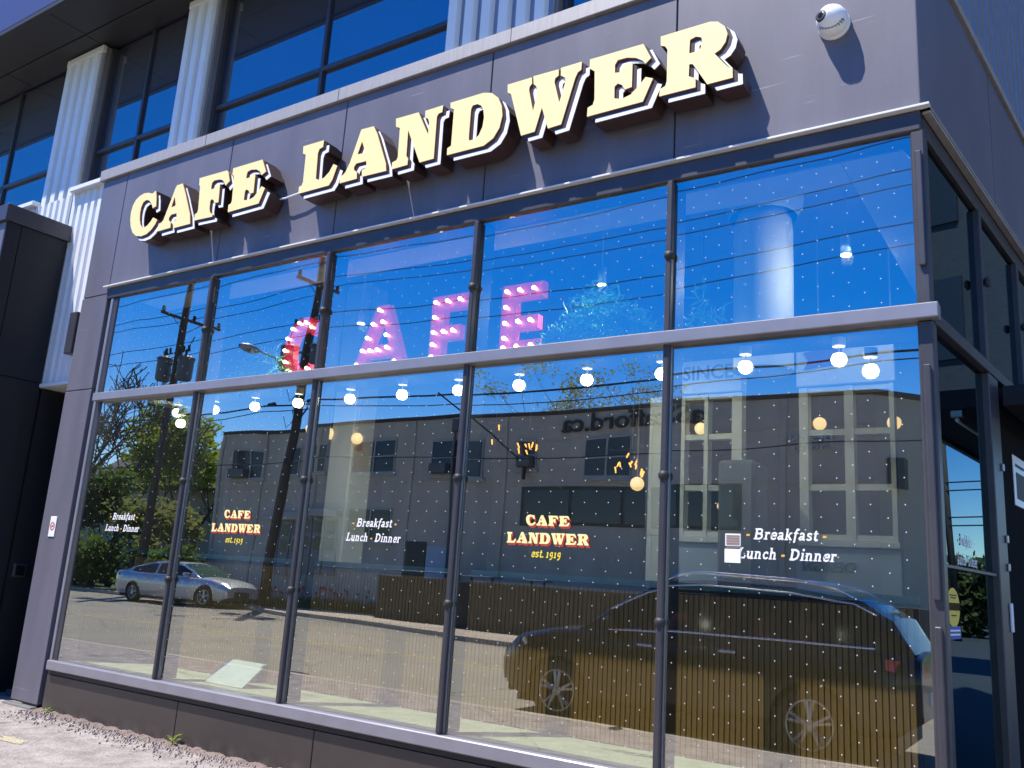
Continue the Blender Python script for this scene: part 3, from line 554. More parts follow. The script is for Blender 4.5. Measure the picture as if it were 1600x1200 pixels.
# ------------------------------------------------------------------ lettering stuck on the glass
GL = {
 'B': (.70, [(.15, [(.14, 0), (.14, .72)]), (.12, [(.1, .67), (.4, .67), (.51, .6), (.5, .44), (.38, .385), (.14, .385)]), (.12, [(.38, .38), (.55, .3), (.56, .14), (.42, .05), (.06, .05)]), (.08, [(0, .04), (.2, .04)]), (.08, [(0, .68), (.2, .68)])]),
 'r': (.45, [(.13, [(.16, 0), (.16, .5)]), (.10, [(.16, .33), (.26, .44), (.36, .46)]), (.14, [(.32, .42), (.41, .42)]), (.07, [(.02, .035), (.3, .035)]), (.07, [(.04, .465), (.2, .465)])]),
 'e': (.49, [(.11, [(.08, .27), (.42, .27), (.42, .4), (.3, .46), (.16, .42), (.09, .26), (.14, .08), (.28, .04), (.44, .12)])]),
 'a': (.54, [(.11, [(.1, .38), (.2, .46), (.34, .44), (.38, .3), (.38, .06), (.49, .05)]), (.11, [(.37, .26), (.18, .24), (.09, .13), (.18, .045), (.36, .14)])]),
 'k': (.56, [(.13, [(.14, 0), (.14, .74)]), (.10, [(.14, .2), (.42, .46)]), (.13, [(.24, .3), (.44, .04)]), (.07, [(.02, .035), (.26, .035)]), (.07, [(.02, .705), (.2, .705)]), (.07, [(.3, .465), (.5, .465)]), (.07, [(.34, .035), (.54, .035)])]),
 'f': (.38, [(.13, [(.12, -.14), (.17, -.06), (.18, .55), (.26, .7), (.4, .68)]), (.08, [(.04, .46), (.36, .46)])]),
 's': (.45, [(.11, [(.38, .38), (.26, .46), (.12, .42), (.12, .32), (.34, .2), (.36, .1), (.22, .04), (.06, .1)])]),
 't': (.40, [(.13, [(.18, .64), (.18, .1), (.26, .04), (.37, .08)]), (.08, [(.04, .46), (.36, .46)])]),
 'L': (.60, [(.15, [(.16, 0), (.16, .72)]), (.10, [(0, .05), (.5, .05), (.54, .22)]), (.08, [(.02, .68), (.32, .68)])]),
 'u': (.58, [(.13, [(.14, .49), (.14, .14), (.24, .045), (.38, .14)]), (.13, [(.41, .5), (.41, .04), (.53, .04)]), (.07, [(.02, .465), (.2, .465)]), (.07, [(.3, .465), (.44, .465)])]),
 'n': (.60, [(.13, [(.14, 0), (.14, .5)]), (.11, [(.14, .36), (.26, .455), (.38, .42), (.41, .3)]), (.13, [(.41, .32), (.41, .0)]), (.07, [(.02, .035), (.26, .035)]), (.07, [(.32, .035), (.55, .035)]), (.07, [(.02, .465), (.2, .465)])]),
 'h': (.60, [(.13, [(.14, 0), (.14, .75)]), (.11, [(.14, .36), (.26, .455), (.38, .42), (.41, .3)]), (.13, [(.41, .32), (.41, .0)]), (.07, [(.02, .035), (.26, .035)]), (.07, [(.32, .035), (.55, .035)]), (.07, [(.02, .715), (.2, .715)])]),
 'c': (.47, [(.11, [(.4, .36), (.28, .46), (.14, .4), (.09, .24), (.16, .08), (.28, .045), (.42, .12)])]),
 'D': (.74, [(.15, [(.16, 0), (.16, .72)]), (.13, [(.04, .665), (.36, .665), (.56, .56), (.6, .36), (.54, .16), (.34, .055), (.04, .055)])]),
 'i': (.32, [(.13, [(.15, 0), (.15, .5)]), (.14, [(.16, .61), (.16, .75)]), (.07, [(.02, .035), (.28, .035)]), (.07, [(.04, .465), (.18, .465)])]),
 '-': (.42, [(.13, [(.06, .27), (.30, .27)])]), ' ': (.22, []), '.': (.22, [(.13, [(.1, .0), (.1, .13)])]),
 '1': (.40, [(.13, [(.18, 0), (.18, .5)]), (.07, [(.03, .035), (.33, .035)]), (.08, [(.05, .42), (.18, .47)])]),
 '9': (.50, [(.11, [(.38, .3), (.32, .45), (.18, .46), (.08, .33), (.13, .19), (.26, .17), (.38, .3), (.37, .06), (.27, -.10), (.12, -.14)])]),
}
def strip(mb, pts, w, fn, y, mi):
    P = [Vector(p) for p in pts]; Lf = []; Rt = []
    for i, p in enumerate(P):
        a = (P[i] - P[i - 1]).normalized() if i else None; b = (P[i + 1] - P[i]).normalized() if i < len(P) - 1 else None
        t = (a + b) if a is not None and b is not None else (a if b is None else b)
        if t.length < 1e-4: t = b
        t.normalize(); nn = Vector((-t.y, t.x)); k = 1.0
        if a is not None and b is not None: k = min(1.5, 1 / max(0.5, nn.dot(Vector((-a.y, a.x)))))
        Lf.append(p + nn * w / 2 * k); Rt.append(p - nn * w / 2 * k)
    vs = [fn(q.x, q.y, y) for q in Lf + Rt]; n = len(P)
    mb.add(vs, [(i, i + n, i + n + 1, i + 1) for i in range(n - 1)], mi)
def stroke_text(mb, txt, size, u0, w0, y, mi, dash=None, fit=None, fn=lambda u, w, d: (u, d, w), shear=0.2, centre=True):
    tot = sum(GL[c][0] for c in txt); kx = (fit / (tot * size)) if fit else 1.0
    u = u0 - tot * size * kx / 2 if centre else u0; yy = y
    for c in txt:
        adv, st = GL[c]
        for wd, pts in st:
            f2 = lambda a, b, d, uu=u: fn(uu + (a + b * shear) * size * kx, w0 + b * size, d)
            strip(mb, pts, wd, f2, yy, dash if (c == '-' and dash is not None) else mi); yy -= 0.00012
        u += adv * size * kx
YD = 0.0135
CAPS = {}
for ch, outer, holes in LETTERS:
    x0 = min(p[0] for p in outer); z0 = min(p[1] for p in outer)
    CAPS.setdefault(ch, ([(p[0] - x0, p[1] - z0) for p in outer], [[(p[0] - x0, p[1] - z0) for p in h] for h in holes], max(p[0] for p in outer) - x0))
def caps_word(mb, word, xc, z, h, width, y, mi, fn=lambda u, w, d: (u, d, w)):
    k = h / 0.465; tot = sum(CAPS[c][2] + 0.035 for c in word) - 0.035; kx = width / tot; u = xc - width / 2
    for c in word:
        o, hh, w = CAPS[c]
        f2 = lambda a, b, d, uu=u: fn(uu + a * kx, z + b * k, d)
        mb.prism(o, hh, f2, y, y, mi, back=False); u += (w + 0.035) * kx
def meal_decal(xc, z1, label, fn=None, w=0.56):
    f = fn or (lambda u, q, d: (u, d, q)); sc = w / 0.56
    d = thing('window_lettering', label, 'lettering', f(xc, z1 - 0.13, YD), 'meal lettering on the glass')
    for txt, z, fit in (('- Breakfast -', z1, 0.47 * sc), ('Lunch - Dinner', z1 - 0.112, 0.56 * sc)):
        mb = MB(); stroke_text(mb, txt, 0.088, xc, z, YD, 0, 1, fit, f); mb.build('text_line', [M['vinyl_white'], M['vinyl_orange']], d)
def logo_decal(xc, label):
    d = thing('window_logo', label, 'lettering', (xc, YD, 1.69), 'cafe logo lettering on the glass')
    for word, z, h, w in (('CAFE', 1.912, 0.070, 0.345), ('LANDWER', 1.792, 0.074, 0.64)):
        mb = MB()
        for k in range(3): caps_word(mb, word, xc + 0.004 * (k + 1), z - 0.005 * (k + 1), h, w, YD + 0.0008 - 0.0002 * k, 0)
        caps_word(mb, word, xc, z, h, w, YD - 0.0004, 1); mb.build('text_line', [M['vinyl_red'], M['vinyl_cream']], d)
    mb = MB(); stroke_text(mb, 'est. 1919', 0.075, xc, 1.702, YD, 0, None, 0.235); mb.build('text_line', M['vinyl_yellow'], d)
meal_decal(-5.66, 1.872, 'white italic meal lettering on the leftmost pane, above the silver car')
meal_decal(-2.40, 1.872, 'white italic meal lettering on the middle pane, above the brown fence')
meal_decal(0.745, 1.865, 'white italic meal lettering on the corner pane beside the stuck permit')
meal_decal(0.67, 1.90, 'small white italic meal lettering on the side street pane', lambda u, q, d: side(u, -0.0285 + (YD - d) * 1.0 + 0.002, q), 0.42)
logo_decal(-4.00, 'cream and red cafe logo on the glass near the utility pole')
logo_decal(-0.845, 'cream and red cafe logo on the glass above the black wagon bonnet')
# permit card, caution sticker, no smoking sign, entrance sign
pm = thing('permit_card', 'white permit card and striped label stuck on the corner pane', 'notice', (0.437, 0.012, 1.72))
MB().box(0.390, 0.486, 0.008, 0.012, 1.725, 1.805).build('card', M['paper'], pm)
MB().box(0.393, 0.486, 0.008, 0.012, 1.822, 1.894).build('striped_label', M['white_plastic'], pm)
mb = MB()
for k in range(4): mb.box(0.400, 0.480, 0.0055, 0.0075, 1.832 + k * 0.015, 1.840 + k * 0.015)
mb.build('stripe', mat('brown print', (0.32, 0.19, 0.10), 0.6), pm)
MB().box(0.402, 0.478, 0.0055, 0.0075, 1.811, 1.817).build('stripe', bpy.data.materials['brown print'], pm)
st = thing('door_sticker', 'round yellow caution sticker with blue strip on the side street pane', 'sticker', side(0.30, -0.025, 1.45))
yl = mat('sticker yellow', (0.75, 0.52, 0.03), 0.5); bl = mat('sticker blue', (0.03, 0.06, 0.32), 0.5)
mb = MB(); mb.prism([(0.33 + 0.13 * math.cos(k * math.pi / 14), 1.55 + 0.105 * math.sin(k * math.pi / 14)) for k in range(28)], [], lambda u, w, d: side(u, d, w), -0.0285, -0.027); mb.build('disc', yl, st)
mb = MB(); mb.box(0.203, 0.457, -0.0262, -0.0252, 1.535, 1.575, 0, side); mb.build('band', M['black_gloss'], st)
for z, a, b in ((1.612, 0.26, 0.40), (1.598, 0.28, 0.38), (1.505, 0.28, 0.38)): MB().box(a, b, -0.0262, -0.0252, z, z + 0.007, 0, side).build('print_line', M['dark_plastic'], st)
MB().box(0.20, 0.46, -0.0285, -0.0268, 1.385, 1.452, 0, side).build('strip', bl, st)
for z in (1.425, 1.404): MB().box(0.22, 0.44, -0.0262, -0.0252, z, z + 0.009, 0, side).build('print_line', M['white_plastic'], st)
ns = thing('no_smoking_sign', 'small white no smoking sign on the pilaster left of the windows', 'sign', (-6.86, 0.0, 1.78))
MB().bbox(-6.915, -6.80, -0.008, -0.002, 1.675, 1.885, 0.002).build('plate', M['white_plastic'], ns)
red = mat('faded red print', (0.55, 0.12, 0.10), 0.6)
mb = MB(); mb.prism([(-6.858 + 0.043 * math.cos(k * math.pi / 12), 1.785 + 0.043 * math.sin(k * math.pi / 12)) for k in range(24)], [[(-6.858 + 0.033 * math.cos(k * math.pi / 12), 1.785 + 0.033 * math.sin(k * math.pi / 12)) for k in range(24)]], lambda u, w, d: (u, d, w), -0.0105, -0.009)
mb.add([(-6.890, -0.0112, 1.758), (-6.884, -0.0112, 1.752), (-6.826, -0.0112, 1.812), (-6.832, -0.0112, 1.818)], [(0, 1, 2, 3)]); mb.build('ring', red, ns)
MB().box(-6.886, -6.832, -0.0098, -0.0085, 1.781, 1.789).build('cigarette', M['grey_metal'], ns)
es = thing('entrance_sign', 'white sign with black square on the black wall at the right edge', 'sign', side(2.2, 0, 2.2))
MB().bbox(2.02, 2.42, -0.018, -0.01, 2.28, 2.64, 0.002, 0, side).build('plate', M['white_plastic'], es)
MB().box(2.085, 2.355, -0.0085, -0.007, 2.33, 2.52, 0, side).build('square', M['dark_plastic'], es)
MB().box(2.075, 2.36, -0.0085, -0.007, 2.56, 2.58, 0, side).build('print_line', M['dark_plastic'], es)
ic = thing('entry_intercom', 'square steel intercom in the dark entrance recess on the left', 'intercom', (-7.83, 0.24, 1.25))
MB().bbox(-7.828, -7.80, 0.17, 0.31, 1.22, 1.37, 0.006).build('plate', M['frame'], ic)
MB().bbox(-7.806, -7.796, 0.19, 0.29, 1.24, 1.35, 0.003).build('screen', M['black_gloss'], ic)
sb = thing('light_bar', 'thin white bar light under the side canopy', 'light', side(2.0, 0.3, 2.8))
MB().tube([side(1.60, 0.20, 2.83), side(2.6, 0.20, 2.83)], 0.016, 8).build('tube', M['white_plastic'], sb, smooth=True)
MB().bbox(1.58, 1.66, 0.16, 0.24, 2.845, 2.898, 0.006, 0, side).build('bracket', M['grey_metal'], sb)
MB().bbox(2.5, 2.58, 0.16, 0.24, 2.845, 2.898, 0.006, 0, side).build('bracket', M['grey_metal'], sb)

# ------------------------------------------------------------------ inside the cafe
structure('floor', MB().prism([(-7.6, 0.22), (1.47, 0.22), (2.50, 8.6), (-7.6, 8.6)], [], lambda u, w, d: (u, w, d), 0.06, -0.02), M['int_floor'])
structure('ceiling', MB().prism([(-7.6, 0.40), (1.30, 0.40), (2.30, 8.6), (-7.6, 8.6)], [], lambda u, w, d: (u, w, d), 5.38, 5.30), M['int_wall'])
structure('wall', MB().box(-7.6, 2.4, 8.6, 8.8, 0.06, 5.3), M['int_wall'])
structure('wall', MB().box(-7.5, -7.3, 0.32, 8.6, 0.06, 5.3), M['int_dark'])
sf = MB(); sf.box(-6.5, 1.02, 0.34, 0.68, 4.30, 4.42); sf.box(1.022, 1.42, 0.34, 6.0, 4.302, 4.42)
structure('ceiling', sf, M['int_white'])
structure('ceiling', MB().box(-6.6, 1.30, 1.02, 1.48, 3.38, 3.45), M['int_dark'])
structure('window_ledge', MB().bbox(-6.5, 1.45, 0.21, 0.72, 0.40, 0.478, 0.004), M['ledge'])
ba = thing('slatted_partition', 'low brown slatted wood partition behind the window glass', 'partition', (-2.4, 0.8, 0.48))
MB().box(-6.45, 1.31, 0.745, 0.80, 0.48, 1.53).build('backing', M['slat_gap'], ba)
s0 = None; n = 0; x = -6.44
while x < 1.28:
    if s0 is None:
        s0 = MB().bbox(x, x + 0.0315, 0.722, 0.744, 0.482, 1.525, 0.003).build('slat', M['rail_wood'], ba)
    else:
        q = s0.copy(); col.objects.link(q); q.parent = ba; q.location.x = s0.location.x + (x + 6.44); n += 1
    x += 0.0372
MB().bbox(-6.45, 1.32, 0.70, 0.82, 1.532, 1.556, 0.004).build('rail', M['slat_gap'], ba)
MB().box(-6.45, 1.32, 0.752, 0.762, 1.558, 1.60).build('glass_strip', mat('green glass edge', (0.25, 0.42, 0.36), 0.15), ba)
pp = MB(); pp.box(-4.50, -4.00, 0.30, 0.312, 0.484, 0.68, 0, lambda x, y, z: (x + (z - 0.484) * 0.35, y + (z - 0.484) * 0.9, z))
tag(pp.build('white_board', M['paper']), 'blank white board leaning on the ledge inside the second pane', 'board')
# pendants in a row under the shelf
pd = thing('pendant_lamp', None, 'lamp', (0, 0, 0))
mb = MB(); mb.lathe([(0.0, -0.055), (0.028, -0.050), (0.047, -0.032), (0.055, -0.008), (0.051, 0.014), (0.038, 0.036), (0.0, 0.040)], 16); mb.build('globe', M['globe'], pd, smooth=True)
MB().tube([(0, 0, 0.036), (0, 0, 0.10)], 0.006, 6).build('stem', M['grey_metal'], pd)
mb = MB(); mb.lathe([(0.0, 0.092), (0.045, 0.092), (0.048, 0.10), (0.048, 0.155), (0.0, 0.155)], 14); mb.build('holder', M['holder'], pd, smooth=False)
PX = [-6.77, -6.09, -5.40, -4.72, -3.97, -3.28, -2.60, -1.93, -1.25, -0.57, 0.11, 0.79]
WH = ['over the green hedge, leftmost of its row', 'left of the curved street lamp', 'below the street lamp head', 'left of the utility pole with the red letter', 'right of the second utility pole', 'under the marquee letter A',
      'under the marquee letter F', 'under the marquee letter E', 'under the hanging vines', 'beside the mullion by the SINCE board', 'right of the SINCE board', 'nearest the corner of the cafe']
for k, x in enumerate(PX):
    p = pd if k == 0 else clone(pd)
    p.location = (x, 1.2, 3.225); tag(p, 'lit white globe pendant ' + WH[k], 'lamp', 'globe pendants along the window')
p = clone(pd); p.location = (-6.60, 1.15, 3.08); tag(p, 'lit white globe pendant hung lower than the row, at its left end', 'lamp', 'globe pendants along the window')
p = clone(pd); p.location = (1.02, 1.1, 3.10); tag(p, 'lit white globe pendant hung lower beside the corner post', 'lamp', 'globe pendants along the window')
gl = None
for k, (x, y, z, r, lb_) in enumerate([(-7.9 + 1.5, 3, 3.33, 0.075, 'warm globe lamp deep inside, left of three by the grey roof edge'), (-6.05, 3.0, 3.25, 0.075, 'warm globe lamp deep inside, middle of three'), (-5.55, 3.0, 3.17, 0.075, 'warm globe lamp deep inside, right of three beside the pole'),
        (-1.80, 3.4, 2.62, 0.075, 'warm globe lamp hanging lowest, over the dark shop window'), (-1.02, 3.2, 3.15, 0.062, 'warm globe lamp behind the white window bars, left'), (0.15, 3.2, 3.15, 0.062, 'warm globe lamp behind the white window bars, middle'), (0.80, 3.2, 3.13, 0.062, 'warm globe lamp half hidden at the right window post')]):
    t = thing('globe_lamp', lb_, 'lamp', (x, y, z), 'warm globes inside the cafe')
    mb = MB(); mb.lathe([(r * math.sin(a * math.pi / 10), -r * math.cos(a * math.pi / 10)) for a in range(11)], 16, (x, y, z)); mb.build('globe', M['globe_warm'], t, smooth=True)
    MB().tube([(x, y, z + r * 0.98), (x, y, 5.3)], 0.008, 6).build('stem', M['grey_metal'], t)
for k, (x, z) in enumerate(((-1.62, 2.53), (-1.42, 2.53), (-0.98, 2.42), (-0.90, 2.41), (-0.72, 2.33))):
    t = thing('wall_sconce', ('small warm wall light below the lowest globe', 'small warm wall light left of the pale post', 'small warm light behind the lower white pane, left', 'small warm light behind the lower white pane, middle', 'small warm light behind the lower white pane, right')[k], 'lamp', (x, 3.7, z), 'small warm wall lights')
    mb = MB(); mb.lathe([(0.045 * math.sin(a * math.pi / 6), -0.045 * math.cos(a * math.pi / 6)) for a in range(7)], 10, (x, 3.7, z)); mb.build('bulb', M['globe_warm'], t, smooth=True)
    MB().box(x - 0.03, x + 0.03, 3.72, 3.80, z + 0.03, z + 0.09).build('bracket', M['grey_metal'], t)
# marquee letters with bulbs
def marquee(ch, polys, holes, bulbs, label):
    t = thing('marquee_letter', label, 'letter', (sum(p[0] for p in polys) / len(polys), 1.2, 3.45), 'marquee letters on the shelf')
    mb = MB(); mb.prism(polys, holes, lambda u, w, d: (u, d, w), 1.18, 1.26); body = mb.build('channel', M['marquee_glow'], t)
    b0 = None
    for u, w in bulbs:
        if b0 is None:
            mb = MB(); mb.lathe([(0.011, 0.0), (0.012, -0.02), (0.017, -0.035), (0.021, -0.05), (0.016, -0.064), (0.0, -0.07)], 10, (u, 1.178, w), 'y'); b0 = mb.build('bulb', M['bulb'], t, smooth=True); bu = (u, w)
        else:
            q = b0.copy(); col.objects.link(q); q.parent = t; q.location = b0.location + Vector((u - bu[0], 0, w - bu[1]))
def arc(cx, cz, rx, rz, a0, a1, n): return [(cx + rx * math.cos(R(a0 + (a1 - a0) * k / n)), cz + rz * math.sin(R(a0 + (a1 - a0) * k / n))) for k in range(n + 1)]
zb, zt = 3.452, 4.165
marquee('C', arc(-4.72, 3.80, 0.30, 0.37, 45, 315, 14) + arc(-4.72, 3.80, 0.15, 0.22, 315, 45, 12), [], arc(-4.72, 3.80, 0.225, 0.295, 50, 310, 10), 'red marquee letter C with lit bulbs overlapping the second utility pole')
marquee('A', [(-3.98, zb), (-3.70, zt), (-3.54, zt), (-3.24, zb), (-3.40, zb), (-3.46, 3.62), (-3.77, 3.62), (-3.83, zb)], [[(-3.73, 3.75), (-3.50, 3.75), (-3.615, 4.03)]], [(-3.62, 4.10), (-3.69, 3.96), (-3.56, 3.97), (-3.75, 3.82), (-3.50, 3.83), (-3.80, 3.69), (-3.70, 3.685), (-3.60, 3.685), (-3.48, 3.70), (-3.86, 3.55), (-3.36, 3.55)], 'red marquee letter A with lit bulbs between two mullions')
marquee('F', [(-2.98, zb), (-2.98, zt), (-2.54, zt), (-2.54, 4.02), (-2.82, 4.02), (-2.82, 3.86), (-2.62, 3.86), (-2.62, 3.72), (-2.82, 3.72), (-2.82, zb)], [], [(-2.90, 4.09), (-2.76, 4.09), (-2.61, 4.09), (-2.90, 3.94), (-2.90, 3.79), (-2.78, 3.79), (-2.67, 3.79), (-2.90, 3.67), (-2.90, 3.55)], 'red marquee letter F with lit bulbs left of the mullion')
marquee('E', [(-2.16, zb), (-2.16, zt), (-1.72, zt), (-1.72, 4.02), (-2.0, 4.02), (-2.0, 3.86), (-1.76, 3.86), (-1.76, 3.73), (-2.0, 3.73), (-2.0, 3.63), (-1.72, 3.63), (-1.72, zb)], [], [(-2.08, 4.09), (-1.94, 4.09), (-1.79, 4.09), (-2.08, 3.94), (-2.08, 3.79), (-1.94, 3.795), (-1.81, 3.795), (-2.08, 3.65), (-2.08, 3.56), (-1.94, 3.562), (-1.79, 3.562)], 'red marquee letter E with lit bulbs, last letter beside the vines')
def vines(cx, cy, w, h, n, label):
    t = thing('hanging_vine', label, 'plant', (cx, cy, 3.45), 'pale vines on the shelf')
    mb = MB()
    for k in range(n):
        u = random.uniform(-1, 1); top = h * max(0.12, 1 - abs(u) ** 1.6) * random.uniform(0.6, 1.0)
        p = Vector((cx + u * w, cy + random.uniform(-0.1, 0.1), 3.45 + top * random.random())); pts = [p.copy()]
        d = Vector((random.uniform(-1, 1), random.uniform(-0.6, 0.6), random.uniform(-0.6, 1))).normalized()
        for j in range(4):
            d = (d + Vector((random.uniform(-0.9, 0.9), random.uniform(-0.6, 0.6), random.uniform(-0.9, 0.7)))).normalized(); p = p + d * 0.035; pts.append(p.copy())
        mb.tube(pts, [0.005, 0.009, 0.010, 0.008, 0.003], 4, caps=False)
    tag(mb.build('foliage', M['vine'], t), kind='stuff')
    MB().bbox(cx - w * 0.8, cx + w * 0.8, cy - 0.07, cy + 0.07, 3.452, 3.53, 0.01).build('planter', M['int_dark'], t)
vines(-5.25, 1.15, 0.42, 0.50, 620, 'pale green vine mound behind the street lamp, left of the letter C')
vines(-1.12, 1.15, 0.55, 0.62, 1100, 'pale green vine mound right of the marquee letter E')
vines(-0.25, 1.3, 0.18, 0.56, 110, 'small sprig of pale vine right of the fourth mullion')
# inner white window wall
iw = thing('white_window_wall', 'white framed inner window wall with a SINCE board behind the corner pane', 'partition', (-0.3, 3.0, 0.06))
W = MB()
for x0, x1 in ((-1.48, -1.30), (-1.14, -1.10), (-0.90, -0.86), (-0.62, -0.52), (0.02, 0.10), (0.42, 0.50), (0.80, 0.84)): W.box(x0, x1, 2.98, 3.10, 2.06, 3.45)
W.box(-1.48, -1.30, 2.98, 3.10, 0.06, 2.055)
for x0, x1 in ((-1.098, -0.902), (-0.858, -0.622), (0.102, 0.418), (0.502, 0.798)):
    for z in (2.50, 3.00): W.box(x0, x1, 3.0, 3.08, z, z + 0.055)
    W.box(x0, x1, 2.99, 3.10, 2.06, 2.11); W.box(x0, x1, 2.99, 3.10, 3.40, 3.45)
W.build('window_bars', M['int_white'], iw)
MB().bbox(-1.14, -0.52, 2.96, 3.12, 3.46, 3.90, 0.008).build('header', M['int_white'], iw)
MB().bbox(0.0, 0.86, 2.96, 3.12, 3.46, 3.84, 0.008).build('header', M['int_white'], iw)
MB().bbox(-1.14, -0.58, 2.95, 3.12, 2.00, 2.055, 0.006).build('sill', M['int_white'], iw)
MB().bbox(0.0, 0.86, 2.95, 3.12, 2.00, 2.055, 0.006).build('sill', M['int_white'], iw)
MB().bbox(-1.14, -0.60, 2.99, 3.10, 0.06, 1.995, 0.006).build('panel', M['int_blue'], iw)
MB().bbox(-0.02, 0.86, 2.99, 3.10, 0.06, 1.995, 0.006).build('panel', M['int_blue'], iw)
vs, fs = text_mesh('SINCE', 0.20, 0.004); mb = MB(); u0 = min(v[0] for v in vs); uw = max(v[0] for v in vs) - u0
mb.add([(-1.12 + (v[0] - u0) / uw * 0.52, 2.955, 3.60 + v[1]) for v in vs], fs); mb.build('board_lettering', M['int_grey'], iw)
rb = MB(); rb.prism([(0.08, 3.62), (0.44, 3.66), (0.40, 3.74), (0.44, 3.82), (0.08, 3.78), (0.12, 3.70)], [], lambda u, w, d: (u, d, w), 2.94, 2.955); rb.build('ribbon', mat('purple ribbon', (0.16, 0.03, 0.10), 0.6), iw)
tag(MB().bbox(-0.58, -0.24, 2.5, 2.9, 0.06, 2.72, 0.03).build('tall_cabinet', M['int_grey']), 'tall slate cabinet between the two white inner windows', 'cabinet')
cl = thing('round_column', 'pale round interior column rising behind the corner upper pane', 'column', (-0.10, 2.3, 0.06))
mb = MB(); mb.lathe([(0.26, 3.46), (0.26, 4.75), (0.25, 4.86), (0.20, 4.96), (0.0, 5.0)], 28, (-0.10, 2.3, 0)); mb.build('shaft', M['int_white'], cl, smooth=True)
mb = MB(); mb.lathe([(0.30, 4.9), (0.36, 5.05), (0.36, 5.295)], 28, (-0.10, 2.3, 0)); mb.build('capital', M['int_blue'], cl, smooth=True)
for k, (x, y, z, lb_) in enumerate(((0.68, 2.0, 4.32, 'small lit downlight right of the round column'), (-1.31, 1.5, 4.17, 'small lit downlight above the pale vines'), (-4.22, 1.5, 4.13, 'small lit downlight between the marquee letters C and A'))):
    t = thing('downlight', lb_, 'lamp', (x, y, 5.28), 'ceiling downlights')
    MB().tube([(x, y, z), (x, y, z + 0.16)], 0.042, 12).build('can', M['int_blue'], t, smooth=True)
    MB().tube([(x, y, z + 0.158), (x, y, 5.295)], 0.006, 6).build('rod', M['int_blue'], t)
    mb = MB(); mb.lathe([(0.0, z - 0.006), (0.042, z - 0.004), (0.042, z + 0.003)], 14, (x, y, 0)); mb.build('lens', M['bulb'], t)
    ld = bpy.data.lights.new('downlight_beam', 'SPOT' if k else 'POINT'); ld.energy = (16, 62, 80)[k]
    if k: ld.spot_size = R(165); ld.spot_blend = 0.6
    ld.shadow_soft_size = 0.05; ld.color = (1.0, 0.95, 0.86); ld.shadow_soft_size = 0.05
    lo = bpy.data.objects.new('downlight_beam', ld); col.objects.link(lo); lo.parent = t; lo.location = (0, 0, z - 0.03 - 5.28)

amber = mat('amber filament glow', (0.9, 0.5, 0.15), 0.4, emit=(1.0, 0.42, 0.08), estr=2.2)
for k, (x, y, z, w, n, lb_) in enumerate(((-4.10, 4.0, 3.32, 0.10, 2, 'amber filament lamp deep inside, left of the third mullion'), (-3.58, 4.0, 3.22, 0.20, 8, 'amber filament cluster deep inside, right of the third mullion'), (-2.16, 4.0, 2.92, 0.28, 12, 'amber filament cluster deep inside, over the office window nearest the sign'))):
    t = thing('filament_chandelier', lb_, 'lamp', (x, y, z), 'amber filament lamps inside')
    for j in range(n):
        a = j * 2.4; r = w * math.sqrt((j + 0.5) / n); p = Vector((x + r * math.cos(a), y + r * math.sin(a) * 0.5, z + random.uniform(-0.14, 0.14)))
        d = Vector((random.uniform(-0.4, 0.4), 0, random.uniform(0.5, 1))).normalized() * random.uniform(0.02, 0.04)
        MB().tube([p - d, p + d], [0.007, 0.011], 6).build('bulb', amber, t)
    MB().tube([(x, y, z + 0.18), (x, y, 5.3)], 0.006, 5).build('stem', M['grey_metal'], t)
    MB().bbox(x - w, x + w, y - 0.015, y + 0.015, z + 0.16, z + 0.18, 0.004).build('bar', M['int_dark'], t)

tag(MB().bbox(-6.02, -5.62, 3.0, 3.4, 0.06, 5.29, 0.02).build('square_column', M['int_white']), 'pale square interior column left of the middle pane', 'column')
# ------------------------------------------------------------------ across the street (seen in the glass)
YB = -20.5
office = thing('office_building', 'grey two storey office block across the street with dark sign letters near its roof', 'building', (-16.0, YB, 0))
W = MB(); W.box(-31.1, -2.6, YB - 12, YB, -0.1, 7.25)
W.build('wall', M['render_wall'], office)
ch = MB(); ch.prism([(-2.598, YB), (-1.2, YB - 1.5), (-1.2, YB - 12), (-2.598, YB - 12)], [], lambda u, w, d: (u, w, d), 7.25, -0.1)
ch.build('corner_wall', M['render_wall'], office, recalc=True)
MB().bbox(-31.16, -2.55, YB - 0.3, YB + 0.05, 7.252, 7.40, 0.01).build('parapet_cap', M['parapet'], office)
MB().prism([(-2.548, YB + 0.05), (-1.12, YB - 1.48), (-1.12, YB - 1.8), (-2.548, YB - 0.3)], [], lambda u, w, d: (u, w, d), 7.40, 7.252).build('parapet_cap', M['parapet'], office, recalc=True)
MB().bbox(-31.0, -2.7, YB + 0.002, YB + 0.04, 4.78, 4.86, 0.004).build('string_course', M['render_wall'], office)
MB().bbox(-13.6, -2.62, YB + 0.002, YB + 0.03, 6.34, 6.39, 0.004).build('string_course', M['render_wall'], office)
for x in (-31.0, -28.05, -24.4, -19.3, -15.3, -9.6, -5.2):
    MB().bbox(x - 0.09, x + 0.09, YB + 0.002, YB + 0.07, -0.1, 7.24, 0.01).build('pier', M['render_wall'], office)
MB().tube([(-17.2, YB + 0.1, 7.2), (-17.2, YB + 0.1, 0.1)], 0.05, 8).build('drainpipe', M['can'], office)
MB().bbox(-17.35, -17.05, YB + 0.002, YB + 0.2, 6.7, 7.2, 0.02).build('rainwater_hopper', M['can'], office)
